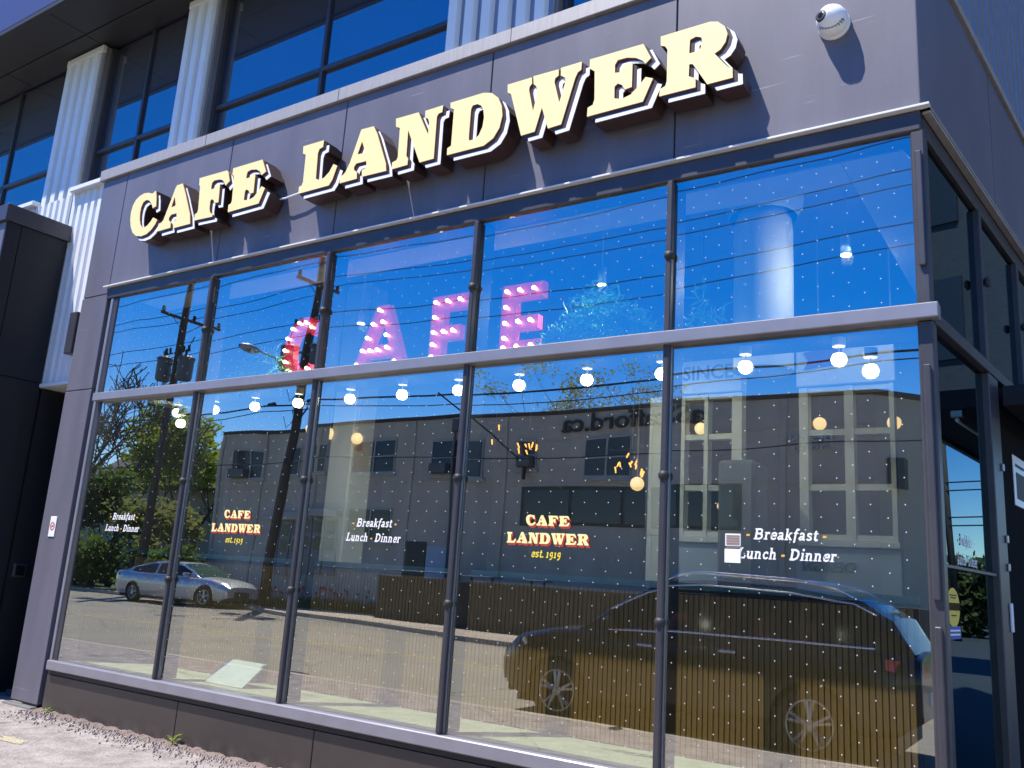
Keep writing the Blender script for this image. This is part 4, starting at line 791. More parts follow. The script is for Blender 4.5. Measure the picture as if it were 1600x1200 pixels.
def far_window(x0, x1, z0, z1, cols=2, rows=2, glass='far_glass', blind=0.0, acunit=False):
    fr = MB(); t = 0.07
    fr.box(x0 - 0.1, x1 + 0.1, YB + 0.003, YB + 0.09, z0 - 0.1, z0 - 0.002)
    fr.box(x0, x1, YB + 0.003, YB + 0.06, z1 - t, z1)
    fr.box(x0, x1, YB + 0.003, YB + 0.06, z0, z0 + t)
    cw = (x1 - x0) / cols
    for k in range(cols + 1):
        c = x0 + k * cw; fr.box(max(x0, c - t / 2), min(x1, c + t / 2), YB + 0.003, YB + 0.064, z0 + t, z1 - t)
    f = fr.build('window', M['win_frame'], office); ph = (z1 - z0 - 2 * t) / rows
    for k in range(cols):
        for j in range(rows):
            pz0 = z0 + t + j * ph + (0.025 if j else 0); pz1 = z0 + t + (j + 1) * ph - (0.025 if j < rows - 1 else 0)
            MB().box(x0 + k * cw + t / 2, x0 + (k + 1) * cw - t / 2, YB + 0.004, YB + 0.03, pz0, pz1).build('pane', M[glass], f)
        for j in range(1, rows): MB().box(x0 + k * cw + t / 2, x0 + (k + 1) * cw - t / 2, YB + 0.003, YB + 0.05, z0 + t + j * ph - 0.024, z0 + t + j * ph + 0.024).build('glazing_bar', M['win_frame'], f)
    if acunit: MB().bbox(x0 + 0.12, x0 + cw - 0.1, YB + 0.04, YB + 0.35, z0 + 0.08, z0 + 0.45, 0.02).build('cooling_unit', M['can'], f)
for a in ((-30.25, -27.9, 5.22, 6.56), (-26.6, -25.75, 5.3, 6.6), (-25.4, -23.85, 5.25, 6.5), (-22.4, -20.15, 5.2, 6.55), (-18.35, -16.2, 5.05, 6.45), (-14.75, -13.95, 5.36, 6.4), (-11.95, -10.2, 5.05, 6.38)):
    far_window(*a, cols=1 if a[1] - a[0] < 1 else 2, acunit=a[0] in (-18.35, -14.75, -30.25))
MB().bbox(-22.3, -21.55, YB + 0.01, YB + 0.05, 5.3, 6.4, 0.005).build('red_blind', mat('dull red blind', (0.22, 0.05, 0.05), 0.8), office)
MB().box(-14.5, -6.45, YB + 0.002, YB + 0.03, 3.35, 4.75).build('shop_front', M['shop_dark'], office)
for k in range(4): MB().box(-14.35 + k * 1.98, -12.5 + k * 1.98, YB + 0.032, YB + 0.05, 3.45, 4.65).build('shop_pane', M['far_glass'], office)
far_window(-22.3, -20.0, 2.55, 3.85, 2, 2)
MB().bbox(-27.2, -22.7, YB + 0.002, YB + 0.35, 3.42, 3.75, 0.02).build('porch_fascia', M['win_frame'], office)
for k in range(6):
    x0 = -26.9 + k * 0.68
    f = MB().bbox(x0, x0 + 0.62, YB + 0.002, YB + 0.08, 1.2, 3.36, 0.01).build('porch_door', M['siding'], office)
    for z in (2.1, 2.75): MB().box(x0 + 0.1, x0 + 0.52, YB + 0.082, YB + 0.09, z, z + 0.5).build('pane', M['far_glass'], f)
MB().box(-19.15, -18.25, YB + 0.002, YB + 0.05, 0.2, 2.65).build('door', M['shop_dark'], office)
MB().box(-18.2, -16.9, YB + 0.002, YB + 0.05, 0.2, 2.5).build('pale_shutter', M['int_blue'], office)
MB().box(-2.40, -1.95, YB - 0.76, YB - 0.14, 4.6, 5.45).build('corner_pane', M['far_glass'], office)
def wall_text(txt, x_right, x_left, z, h, m, y=YB + 0.03, depth=0.06, bold=0.012, parent=office):
    """lettering that reads from the street: it runs towards -x"""
    vs, fs = text_mesh(txt, 1.0, bold); u0 = min(v[0] for v in vs); u1 = max(v[0] for v in vs); k = (x_right - x_left) / (u1 - u0); kz = h / 0.73
    mb = MB(); f = lambda u, w, d: (x_right - (u - u0) * k, d, z + w * kz)
    n = len(vs); mb.add([f(v[0], v[1], y + depth) for v in vs] + [f(v[0], v[1], y) for v in vs], fs + [tuple(i + n for i in q)[::-1] for q in fs])
    from collections import Counter
    ec = Counter(); 
    for q in fs:
        for i in range(len(q)):
            ec[(q[i], q[(i + 1) % len(q)])] += 1
    for (a, b) in list(ec):
        if (b, a) not in ec: mb.f.append([b, a, a + n, b + n]); mb.m.append(0)
    return mb.build('sign_lettering', m, parent)
wall_text('aSStafford.ca', -7.6, -12.95, 6.62, 0.62, M['sign_black'])
wall_text('DESIGN', -3.75, -5.0, 5.90, 0.20, M['sign_pale'])
wall_text('STUDIO', -3.85, -4.9, 5.68, 0.10, M['sign_pale'])
wall_text('DESIGN', -3.2, -4.6, 2.22, 0.28, M['sign_navy'])
# patio fence with boards
fn = thing('patio_fence', 'long dark brown board fence of a patio on the far pavement', 'fence', (-11.0, -17.5, 0))
f0 = None; x = -17.9; k = 0
while x < 1.5:
    if f0 is None: f0 = MB().bbox(x, x + 0.135, -17.62, -17.585, 0.0, 1.36, 0.006).build('board', M['fence_wood'], fn); fx = x
    else:
        q = f0.copy(); col.objects.link(q); q.parent = fn; q.location.x += x - fx
    x += 0.145; k += 1
MB().bbox(-17.95, 1.6, -17.66, -17.54, 1.365, 1.405, 0.006).build('cap_rail', M['fence_wood'], fn)
for x in range(-17, 3, 2): MB().bbox(x - 0.05, x + 0.05, -17.74, -17.625, 0.0, 1.36, 0.01).build('post', M['fence_wood'], fn)
MB().bbox(-17.95, -17.85, -20.3, -17.67, 0.0, 1.36, 0.01).build('end_panel', M['fence_wood'], fn)
for k, (x0, x1, z, lb_) in enumerate(((-17.6, -15.2, 1.62, 'pale patio table top showing over the left end of the brown fence'), (-14.9, -13.9, 1.60, 'second pale patio table top showing over the brown fence'), (-12.6, -11.9, 1.58, 'small pale patio table showing over the brown fence'))):
    t = thing('patio_table', lb_, 'table', ((x0 + x1) / 2, -18.4, 0), 'patio tables behind the fence')
    MB().bbox(x0, x1, -18.8, -18.0, z - 0.05, z, 0.01).build('table_top', M['siding'], t)
    for xx in (x0 + 0.1, x1 - 0.1): MB().tube([(xx, -18.4, 0), (xx, -18.4, z - 0.05)], 0.04, 6).build('leg', M['can'], t)
# flower bed
fb = thing('flower_bed', 'bed of red tulips and leaves beside the brown fence', 'flower bed', (-22.0, -19.5, 0))
gm = MB(); tm = MB()
for k in range(1500):
    x = random.uniform(-27.0, -18.4); y = random.uniform(-20.2, -18.9) - 0.0; h = random.uniform(0.15, 0.5); a = random.uniform(0, 6.28); w = 0.035
    dx, dy = math.cos(a) * w, math.sin(a) * w; lx, ly = random.uniform(-.12, .12), random.uniform(-.12, .12)
    gm.add([(x - dx, y - dy, 0), (x + dx, y + dy, 0), (x + lx + dx * .8, y + ly + dy * .8, h * .6), (x + lx * 1.8, y + ly * 1.8, h)], [(0, 1, 2), (0, 2, 3)])
tag(gm.build('leaves', M['leaf_olive'], fb), kind='stuff')
f0 = None
for k in range(46):
    x = random.uniform(-26.5, -18.5); y = random.uniform(-20.0, -18.9); h = random.uniform(0.45, 0.75); s = random.uniform(0.05, 0.075)
    if f0 is None:
        mb = MB(); mb.lathe([(0.0, -s * 0.6), (s * 0.8, -s * 0.2), (s, s * 0.3), (s * 0.75, s), (s * 0.3, s * 1.3)], 7, (x, y, h)); mb.tube([(x, y, 0.0), (x, y, h - s * 0.5)], 0.008, 4, caps=False)
        f0 = mb.build('tulip', M['tulip'], fb); o = (x, y)
    else:
        q = f0.copy(); col.objects.link(q); q.parent = fb; q.location += Vector((x - o[0], y - o[1], random.uniform(-.12, .12)))
# foliage
def leaves(mb, c, rad, n, s):
    for k in range(n):
        while True:
            p = Vector((random.uniform(-1, 1), random.uniform(-1, 1), random.uniform(-1, 1)))
            if 0.25 < p.length < 1: break
        q = Vector((c[0] + p.x * rad[0], c[1] + p.y * rad[1], c[2] + p.z * rad[2])); a = Vector((random.gauss(0, 1), random.gauss(0, 1), random.gauss(0, 1))).normalized(); b = a.orthogonal().normalized(); e = s * random.uniform(0.6, 1.4)
        mb.add([q - a * e, q + b * e * 0.55, q + a * e, q - b * e * 0.55], [(0, 1, 2, 3)])
def limbs(mb, p, d, ln, r, depth, tips, spread=0.55, kids=3, thin=0.62):
    pts = [p.copy()]; rs = [r]
    if thin > 0.65: rs = [max(r, 0.032)]
    for k in range(3):
        d = (d + Vector((random.gauss(0, .12), random.gauss(0, .12), random.gauss(0.04, .08)))).normalized(); p = p + d * ln / 3; pts.append(p.copy()); rs.append(max(r * (1 - 0.13 * (k + 1)), 0.028 if thin > 0.65 else 0.0))
    mb.tube(pts, rs, 6 if r > 0.05 else 4, caps=False)
    if depth == 0: tips.append(p); return
    for k in range(kids):
        nd = (d + Vector((random.gauss(0, spread), random.gauss(0, spread), random.gauss(0.1, spread * 0.6)))).normalized()
        limbs(mb, pts[random.choice((2, 3))], nd, ln * random.uniform(0.6, 0.8), rs[-1] * thin, depth - 1, tips, spread, kids, thin)
def tree(x, y, h, crown, leaf, label, n=26, ls=0.22, group=None, name='leafy_tree', depth=3, bare=False, clump=0.9, kids=3):
    t = thing(name, label, 'tree', (x, y, -0.05), group); tips = []
    mb = MB(); limbs(mb, Vector((x, y, -0.05)), Vector((random.gauss(0, .05), random.gauss(0, .05), 1)), h * 0.42, 0.018 * h + 0.04, depth, tips, 0.62 if bare else 0.5, kids, 0.70 if bare else 0.62)
    mb.build('trunk', M['bark'], t)
    if not bare:
        lm = MB()
        for p in tips: leaves(lm, p, (clump * random.uniform(.7, 1.3), clump * random.uniform(.7, 1.3), clump * 0.7 * random.uniform(.7, 1.2)), n, ls)
        tag(lm.build('crown', M[leaf], t), kind='stuff')
    return t
def bush(x, y, rx, ry, h, leaf, n, label, ls=0.16, group=None):
    t = thing('bush', label, 'bush', (x, y, -0.05), group); lm = MB()
    for k in range(9):
        a = random.uniform(0, 6.28); r = random.uniform(0.1, 0.75); leaves(lm, (x + rx * r * math.cos(a), y + ry * r * math.sin(a), h * random.uniform(0.3, 0.66)), (rx * 0.5, ry * 0.5, h * 0.36), n // 9, ls)
    tag(lm.build('foliage', M[leaf], t), kind='stuff')
    mb = MB()
    for k in range(5): mb.tube([(x, y, -0.05), (x + random.uniform(-.5, .5) * rx, y + random.uniform(-.5, .5) * ry, h * 0.6)], [0.05, 0.015], 5, caps=False)
    mb.build('stem', M['bark'], t); return t
random.seed(21)
tree(-47.5, -24.0, 12.6, 0, None, 'tall bare branched tree at the far left of the reflected street', name='bare_tree', depth=5, bare=True)
random.seed(33)
tree(-43.5, -24.5, 10.8, 0, None, 'shorter bare branched tree beside the taller one', name='bare_tree', depth=5, bare=True)
tree(-49.0, -31.0, 11.6, 0, 'leaf_lime', 'lime green tree beside the end of the grey office block', n=90, ls=0.22, clump=1.35)
tree(-45.2, -30.5, 11.0, 0, 'leaf_lime', 'lime green tree half behind the grey office block corner', n=90, ls=0.22, clump=1.2)
tree(-16.9, -29.0, 10.9, 0, 'leaf_olive', 'thin budding tree behind the office roof, left one', n=34, ls=0.075, clump=0.75, depth=4)
tree(-14.2, -29.5, 10.6, 0, 'leaf_olive', 'thin budding tree behind the office roof, right one', n=34, ls=0.075, clump=0.75, depth=4)
tree(-42.0, -22.5, 5.2, 0, 'leaf_dark', 'dark leafy tree behind the silver car', n=110, ls=0.18, clump=1.1)
tree(-35.6, -22.2, 4.2, 0, 'leaf_olive', 'olive leafy tree between the silver car and the office block', n=70, ls=0.17, clump=1.15)
tree(-46.5, -21.0, 6.4, 0, 'leaf_dark', 'dark leafy tree above the parked dark car', n=110, ls=0.18, clump=1.2)
bush(-37.0, -19.6, 3.2, 1.3, 3.0, 'leaf_dark', 2400, 'wide dark bush behind the silver car', 0.15)
bush(-31.8, -19.4, 1.9, 1.0, 2.3, 'leaf_dark', 1400, 'dark bush at the corner of the office block', 0.13)
bush(-43.5, -19.8, 3.0, 1.2, 2.6, 'leaf_olive', 2200, 'olive bush behind the parked dark car', 0.15)
bush(-36.3, -20.9, 1.7, 0.5, 0.95, 'leaf_lime', 1500, 'low bright green hedge behind the tail of the silver car', 0.07)
hs_ = thing('gabled_house', 'grey house with a shingle roof behind the trees', 'house', (-55.0, -37.0, 0))
MB().box(-64, -45.5, -44, -34, -0.1, 6.6).build('wall', M['siding'], hs_)
rf = MB(); rf.prism([(-33.3, 6.5), (-39, 10.3), (-44.7, 6.5), (-44.4, 6.3), (-39, 9.9), (-33.6, 6.3)], [], lambda u, w, d: (d, u, w), -45.0, -64.5); rf.build('roof', M['shingle'], hs_, recalc=True)
MB().box(-58, -57.2, -38.5, -37.7, 9.5, 11.2).build('chimney', M['brick_far'], hs_)
for x in (-60, -55, -50): MB().box(x, x + 1.2, -34.02, -33.95, 3.6, 5.2).build('window', M['far_glass'], hs_)

# utility poles
YPOLE = -18.6
def pole(x, lean, label, zarm, zcan):
    t = thing('utility_pole', label, 'pole', (x, YPOLE, 0))
    X = lambda z: x + lean * z
    MB().tube([(X(z), YPOLE, z) for z in (0.0, 5.0, 10.0, 15.2)], [0.21, 0.19, 0.17, 0.135], 12).build('shaft', M['pole_wood'], t, smooth=True)
    arm = MB().bbox(X(zarm) - 0.06 + 0.17, X(zarm) + 0.06 + 0.17, YPOLE - 1.35, YPOLE + 1.35, zarm - 0.06, zarm + 0.06, 0.008).build('crossarm', M['pole_wood'], t)
    for yy in (-1.25, -0.35, 1.25):
        mb = MB(); mb.lathe([(0.0, zarm + 0.062), (0.05, zarm + 0.062), (0.05, zarm + 0.1), (0.085, zarm + 0.12), (0.085, zarm + 0.15), (0.05, zarm + 0.17), (0.08, zarm + 0.2), (0.05, zarm + 0.3), (0.0, zarm + 0.31)], 10, (X(zarm) + 0.17, YPOLE + yy, 0)); mb.build('insulator', M['dark_plastic'], arm)
    for s in (-1, 1): MB().tube([(X(zarm) + 0.17, YPOLE + s * 0.75, zarm - 0.06), (X(zarm) + 0.15, YPOLE + s * 0.1, zarm - 0.55)], 0.02, 5).build('brace', M['can'], t)
    za = zarm - 1.55
    bk = MB(); bk.tube([(X(za) - 0.9, YPOLE + 0.1, za), (X(za) + 0.95, YPOLE + 0.1, za + 0.02)], 0.035, 6)
    for dx in (-0.8, -0.5, 0.5, 0.85): bk.tube([(X(za) + dx, YPOLE + 0.1, za), (X(za) + dx, YPOLE + 0.14, za + 0.28)], 0.06, 7)
    bk.tube([(X(za) + 0.8, YPOLE + 0.1, za + 0.2), (X(za) + 1.1, YPOLE + 0.1, za + 0.65)], 0.025, 5)
    bk.tube([(X(za) - 0.8, YPOLE + 0.1, za + 0.2), (X(za) - 1.0, YPOLE + 0.1, za - 0.5), (X(za) - 0.95, YPOLE + 0.2, zcan + 0.9)], 0.014, 5)
    bk.build('cutout_bracket', M['dark_plastic'], t)
    for s, dz in ((-1, 0.0), (1, -0.12)):
        cx = X(zcan) + s * 0.82; mb = MB()
        mb.lathe([(0.0, zcan - 0.55 + dz), (0.30, zcan - 0.55 + dz), (0.36, zcan - 0.48 + dz), (0.36, zcan + 0.42 + dz), (0.39, zcan + 0.43 + dz), (0.39, zcan + 0.50 + dz), (0.30, zcan + 0.58 + dz), (0.0, zcan + 0.6 + dz)], 18, (cx, YPOLE + 0.1, 0))
        c_ = mb.build('transformer', M['can'], t)
        bs = MB(); bs.lathe([(0.05, zcan + 0.58 + dz), (0.07, zcan + 0.66 + dz), (0.05, zcan + 0.72 + dz), (0.065, zcan + 0.8 + dz), (0.03, zcan + 0.95 + dz)], 8, (cx - 0.1, YPOLE + 0.1, 0)); bs.build('bushing', M['dark_plastic'], c_)
        for z in (zcan + 0.2 + dz, zcan - 0.3 + dz): MB().tube([(X(z), YPOLE + 0.05, z), (cx - s * 0.34, YPOLE + 0.1, z)], 0.05, 6).build('hanger', M['can'], c_)
    lp = MB()
    for k in range(9):
        a = random.uniform(-1, 1); z = random.uniform(7.3, 8.5); lp.tube([(X(z), YPOLE + 0.16, z), (X(z) + a * 0.5, YPOLE + 0.3, z - 0.35), (X(z) + a, YPOLE + 0.25, z + 0.15)], 0.016, 4)
    for dx, z in ((0.9, 8.0), (-1.2, 7.9), (1.3, 7.85)): lp.tube([(X(z) + dx - 0.16, YPOLE + 0.25, z), (X(z) + dx + 0.16, YPOLE + 0.25, z + 0.05)], 0.07, 6)
    lp.build('cable_splice', M['wire'], t); return t
pole(-32.3, 0.035, 'brown utility pole with two transformers nearest the bare tree', 12.25, 10.0)
pole(-24.75, 0.068, 'brown utility pole standing in front of the office, carrying the street lamp', 12.85, 9.85)
pole(44.0, 0.0, 'distant utility pole down the street on the right', 12.3, 9.8)
sl = thing('street_lamp', 'curved arm street lamp fixed to the utility pole over the road', 'street lamp', (-24.2, -18.4, 8.7))
MB().tube([(-24.15, -18.45, 8.6), (-24.1, -17.9, 9.05), (-24.0, -17.0, 9.42), (-23.95, -16.05, 9.48)], [0.05, 0.045, 0.04, 0.04], 8).build('arm', M['grey_metal'], sl, smooth=True)
mb = MB(); mb.lathe([(0.0, -0.42), (0.09, -0.38), (0.16, -0.15), (0.17, 0.15), (0.10, 0.40), (0.05, 0.46)], 12, (-23.93, -15.65, 9.46), 'y'); hd = mb.build('lamp_head', M['grey_metal'], sl, smooth=True)
mb = MB(); mb.lathe([(0.0, 9.27), (0.12, 9.30), (0.14, 9.36)], 12, (-23.93, -15.7, 0)); mb.build('lens', M['white_plastic'], hd)
def wire(x0, x1, y, z, sag, r, label, group):
    pts = []; span = 24.0; n = int((x1 - x0) / 3)
    for k in range(n + 1):
        x = x0 + (x1 - x0) * k / n; u = ((x + 24.2) / span) % 1.0; pts.append((x, y, z - sag * 4 * u * (1 - u)))
    tag(MB().tube(pts, r, 5, caps=False).build('power_line', M['wire']), label, 'cable', group)
G_ = 'overhead lines along the street'
for y, z, s, r, lb_ in ((-17.25, 13.35, 0.45, 0.016, 'top overhead line on the road side of the crossarms'), (-18.95, 13.3, 0.55, 0.016, 'top overhead line next to the pole shafts'), (-19.85, 13.25, 0.5, 0.016, 'top overhead line on the office side of the crossarms'),
        (-18.5, 11.5, 0.45, 0.016, 'middle overhead line, upper of the pair above the transformers'), (-18.4, 10.85, 0.45, 0.015, 'middle overhead line, lower of the pair above the transformers'), (-18.3, 7.95, 0.35, 0.034, 'thick black cable passing below the transformers'), (-18.3, 7.8, 0.6, 0.018, 'thin cable hanging just under the thick one'), (-18.3, 5.6, 0.2, 0.018, 'lowest cable crossing in front of the office windows')):
    wire(-92, 52, y, z, s, r, lb_, G_)
sv = MB(); sv.tube([(-16.6, -18.3, 7.75), (-15.6, -18.9, 6.9), (-14.9, -19.7, 6.1), (-14.4, -20.35, 5.6)], 0.03, 6); sv.tube([(-14.35, -20.3, 5.0), (-14.32, -20.33, 6.0)], 0.07, 6)
tag(sv.build('service_drop', M['wire']), 'black service cable dropping from the street lines to the office wall', 'cable')

# ------------------------------------------------------------------ cars
def lerp_prof(P, x):
    if x <= P[0][0]: return P[0][1]
    for (a, va), (b, vb) in zip(P[:-1], P[1:]):
        if x <= b:
            t = (x - a) / (b - a); t2 = t * t * (3 - 2 * t); return va + (vb - va) * (0.5 * t + 0.5 * t2)
    return P[-1][1]
def make_car(name, label, S, loc, rotz, mats):
    t = thing(name, label, 'car', (0, 0, 0))
    Lh, Wd, rw = S['L'] / 2, S['W'] / 2, S['rw']; xf, xr = S['xf'], S['xr']; ra = rw + 0.055
    xs = sorted(set([round(-Lh + S['L'] * k / 46, 3) for k in range(47)] + [round(c + ra * math.sin(a * math.pi / 16), 3) for c in (xf, xr) for a in range(-8, 9)] + [round(c + sgn * (ra + 0.004), 3) for c in (xf, xr) for sgn in (-1, 1)]))
    def halfw(x):
        e = abs(x) / Lh; return Wd * (1 - 0.05 * e ** 2 - 0.17 * max(0, (e - 0.82) / 0.18) ** 2)
    def zlo(x):
        z = lerp_prof(S['low'], x)
        for c in (xf, xr):
            if abs(x - c) < ra: z = max(z, rw + math.sqrt(max(0, ra * ra - (x - c) ** 2)))
        return z
    zt = lambda x: lerp_prof(S['belt'], x)
    def sect(x):
        w, a, b = halfw(x), zlo(x), zt(x); lo0 = lerp_prof(S['low'], x); h = b - lo0
        pr = lambda z: w * (1.0 - 0.055 * ((z - lo0) / h - 0.48) ** 2 * 4 - (0.0))
        pts = [(pr(a) * 0.99, a)]
        for f in (0.12, 0.3, 0.5, 0.66, 0.82, 0.93):
            z = max(a, lo0 + f * h); pts.append((pr(z) + (0.012 if 0.6 < f < 0.7 else 0), z))
        pts += [(w * 0.90, b), (w * 0.62, b + S['crown'] * 0.6), (w * 0.3, b + S['crown'] * 0.9), (0.0, b + S['crown'])]; return pts
    mb = MB(); n = None
    for sgn in (1, -1):
        base = len(mb.v)
        for x in xs:
            sc = sect(x); n = len(sc); mb.v += [(x, sgn * y, z) for y, z in sc]
        for i in range(len(xs) - 1):
            for j in range(n - 1):
                q = [base + i * n + j, base + (i + 1) * n + j, base + (i + 1) * n + j + 1, base + i * n + j + 1]; mb.f.append(q if sgn < 0 else q[::-1]); mb.m.append(0)
    for xi in (0, len(xs) - 1):                       # nose and tail caps
        x = xs[xi]; sc = sect(x); ring = [(x, y, z) for y, z in sc] + [(x, -y, z) for y, z in sc[-2::-1]]; k = len(mb.v); mb.v += ring
        mb.f.append(list(range(k, k + len(ring)))); mb.m.append(0)
    bm_body = mb.build('body', mats['paint'], t, smooth=True)
    try:
        bm = bmesh.new(); bm.from_mesh(bm_body.data); bmesh.ops.remove_doubles(bm, verts=bm.verts, dist=0.0005); bmesh.ops.recalc_face_normals(bm, faces=bm.faces)
        for e in bm.edges:
            if len(e.link_faces) == 2 and e.calc_face_angle(0) > 0.7: e.smooth = False
        bm.to_mesh(bm_body.data); bm.free()
    except Exception: pass
    MB().box(-Lh + 0.25, Lh - 0.25, -Wd + 0.22, Wd - 0.22, 0.17, 0.5).build('underbody', M['dark_plastic'], t)
    # cabin
    x0, x1 = S['roof'][0][0], S['roof'][-1][0]; cx = sorted(set([round(x0 + (x1 - x0) * k / 40, 3) for k in range(41)] + [p for a in S['sidewin'] for p in a]))
    def csec(x):
        wb = halfw(x) * 0.90; zb = zt(x) - 0.012; zr = max(zb + 0.004, lerp_prof(S['roof'], x)); h = zr - zb
        wr = wb - h * S['tumble']; l = lambda f: (wb + (wr - wb) * f, zb + h * f)
        return [l(0.0), l(S.get('w0', .10)), l(0.5), l(S.get('w1', .86)), (wr - 0.02, zr), (wr * 0.72, zr + 0.028 * min(1, h * 2)), (wr * 0.36, zr + 0.042 * min(1, h * 2)), (0, zr + 0.046 * min(1, h * 2))]
    shell = MB(); glass = {}
    for sgn in (1, -1):
        for i in range(len(cx) - 1):
            a, b = csec(cx[i]), csec(cx[i + 1]); mid = (cx[i] + cx[i + 1]) / 2
            for j in range(len(a) - 1):
                q = [(cx[i], sgn * a[j][0], a[j][1]), (cx[i + 1], sgn * b[j][0], b[j][1]), (cx[i + 1], sgn * b[j + 1][0], b[j + 1][1]), (cx[i], sgn * a[j + 1][0], a[j + 1][1])]
                if sgn > 0: q = q[::-1]
                key = None
                if j in (1, 2):
                    for wi, (wa, wb_) in enumerate(S['sidewin']):
                        if wa <= mid <= wb_: key = ('side_window', sgn, wi)
                if j >= 4:
                    if mid > S['wind']: key = ('windscreen', 0, 0)
                    elif mid < S['rear']: key = ('rear_window', 0, 0)
                (glass.setdefault(key, MB()) if key else shell).add(q, [(0, 1, 2, 3)])
    sh = shell.build('cabin', mats['paint'], t, smooth=True); bm = bmesh.new(); bm.from_mesh(sh.data); bmesh.ops.remove_doubles(bm, verts=bm.verts, dist=0.0005)
    for e in bm.edges:
        if len(e.link_faces) == 2 and e.calc_face_angle(0) > 0.6: e.smooth = False
    bm.to_mesh(sh.data); bm.free()
    for key, g_ in glass.items(): g_.build(key[0], mats['wscreen'] if key[0] == 'windscreen' else M['carglass'], t, smooth=True)
    # wheels
    wh0 = None
    for c in (xf, xr):
        for sgn in (1, -1):
            yo = sgn * (Wd - 0.02); yi = sgn * (Wd - 0.25)
            mb = MB(); mb.lathe([(rw * 0.66, yi), (rw * 0.97, yi), (rw, yi + sgn * 0.03), (rw, yo - sgn * 0.03), (rw * 0.96, yo), (rw * 0.68, yo - sgn * 0.008)], 28, (c, 0, rw), 'y'); w_ = mb.build('wheel', M['tyre'], t, smooth=True)
            rm = MB(); rm.lathe([(rw * 0.68, yo - sgn * 0.012), (rw * 0.63, yo - sgn * 0.012), (rw * 0.60, yo - sgn * 0.06), (rw * 0.58, yi)], 28, (c, 0, rw), 'y')
            for k in range(5):
                for off in (-0.16, 0.16):
                    a = 2 * math.pi * k / 5 + 0.3; p0 = Vector((c + math.cos(a) * rw * 0.12, yo - sgn * 0.02, rw + math.sin(a) * rw * 0.12)); p1 = Vector((c + math.cos(a + off) * rw * 0.64, yo - sgn * 0.018, rw + math.sin(a + off) * rw * 0.64)); rm.tube([p0, p1], [0.024, 0.02], 5)
            rm.lathe([(0.0, yo - sgn * 0.008), (rw * 0.16, yo - sgn * 0.012), (rw * 0.2, yo - sgn * 0.05)], 14, (c, 0, rw), 'y'); rm.build('rim', mats.get('rim', M['alloy']), w_)
            dk = MB(); dk.lathe([(0.0, yi + sgn * 0.08), (rw * 0.6, yi + sgn * 0.08)], 20, (c, 0, rw), 'y'); dk.build('brake_disc', M['dark_plastic'], w_)
    # lamps, grille, trim
    zf = lerp_prof(S['belt'], Lh); hw = halfw(Lh)
    for sgn in (1, -1):
        mb = MB(); xa = Lh - 0.50
        pts = [(Lh - 0.03, hw * 0.58, zf - 0.17), (Lh - 0.10, hw * 0.92, zf - 0.15), (xa, halfw(xa) * 1.003, zt(xa) - 0.13), (xa + 0.05, halfw(xa) * 0.985, zt(xa) - 0.05), (Lh - 0.12, hw * 0.92, zf - 0.02), (Lh - 0.02, hw * 0.60, zf - 0.09)]
        mb.add([(x + 0.012, sgn * (y + 0.012), z) for x, y, z in pts], [(0, 1, 4, 5), (1, 2, 3, 4)]); mb.build('headlight', M['lampglass'], t)
        mb = MB(); zb = lerp_prof(S['belt'], -Lh); xa = -Lh + 0.32
        pts = [(-Lh - 0.005, hw * 0.45, zb - 0.20), (-Lh + 0.02, hw * 0.93, zb - 0.20), (xa, halfw(xa) * 1.0, zt(xa) - 0.18), (xa, halfw(xa) * 0.985, zt(xa) - 0.07), (-Lh + 0.02, hw * 0.93, zb - 0.05), (-Lh - 0.005, hw * 0.45, zb - 0.09)]
        mb.add([(x - 0.012, sgn * (y + 0.012), z) for x, y, z in pts], [(0, 1, 4, 5), (1, 2, 3, 4)]); mb.build('tail_light', M['red_lamp'], t)
        xm = S['mirror']; zm = zt(xm) + 0.08; ym = halfw(xm) * 0.9
        mb = MB(); mb.bbox(xm - 0.07, xm + 0.06, min(sgn * (ym + 0.05), sgn * (ym + 0.25)), max(sgn * (ym + 0.05), sgn * (ym + 0.25)), zm - 0.05, zm + 0.09, 0.035); mb.tube([(xm, sgn * (ym - 0.03), zm - 0.06), (xm, sgn * (ym + 0.1), zm - 0.02)], 0.025, 6); mb.build('mirror', mats.get('mirror', mats['paint']), t)
        for xh in S['handles']:
            y = halfw(xh); z = zt(xh) - 0.15; MB().bbox(xh - 0.1, xh + 0.1, min(sgn * (y - 0.02), sgn * (y + 0.03)), max(sgn * (y - 0.02), sgn * (y + 0.03)), z - 0.018, z + 0.018, 0.008).build('door_handle', mats.get('trim', mats['paint']), t)
        mb = MB(); xx = [S['sidewin'][0][0] + (S['sidewin'][-1][1] - S['sidewin'][0][0]) * k / 14 for k in range(15)]
        mb.tube([(x, sgn * (halfw(x) * 0.9 + 0.006), zt(x) + 0.012) for x in xx], 0.016, 6); mb.build('belt_trim', M['chrome'], t, smooth=True)
        if S.get('rails'):
            mb = MB(); a, b = S['rails']; P = []
            for k in range(13):
                x = a + (b - a) * k / 12; sc = csec(x); P.append((x, sgn * (sc[4][0] - 0.06), sc[4][1] + (0.085 if 0 < k < 12 else 0.0)))
            mb.tube(P, 0.018, 7); mb.build('roof_rail', M['chrome'], t, smooth=True)
            P = [(x, sgn * (csec(x)[3][0] + 0.006), csec(x)[3][1]) for x in [S['sidewin'][0][0] + (S['sidewin'][-1][1] - S['sidewin'][0][0]) * k / 14 for k in range(15)]]
            MB().tube(P, 0.011, 6).build('window_trim', M['chrome'], t, smooth=True)
    MB().bbox(Lh - 0.03, Lh + 0.012, -hw * 0.52, hw * 0.52, zf - 0.36, zf - 0.10, 0.03).build('grille', M['dark_plastic'], t)
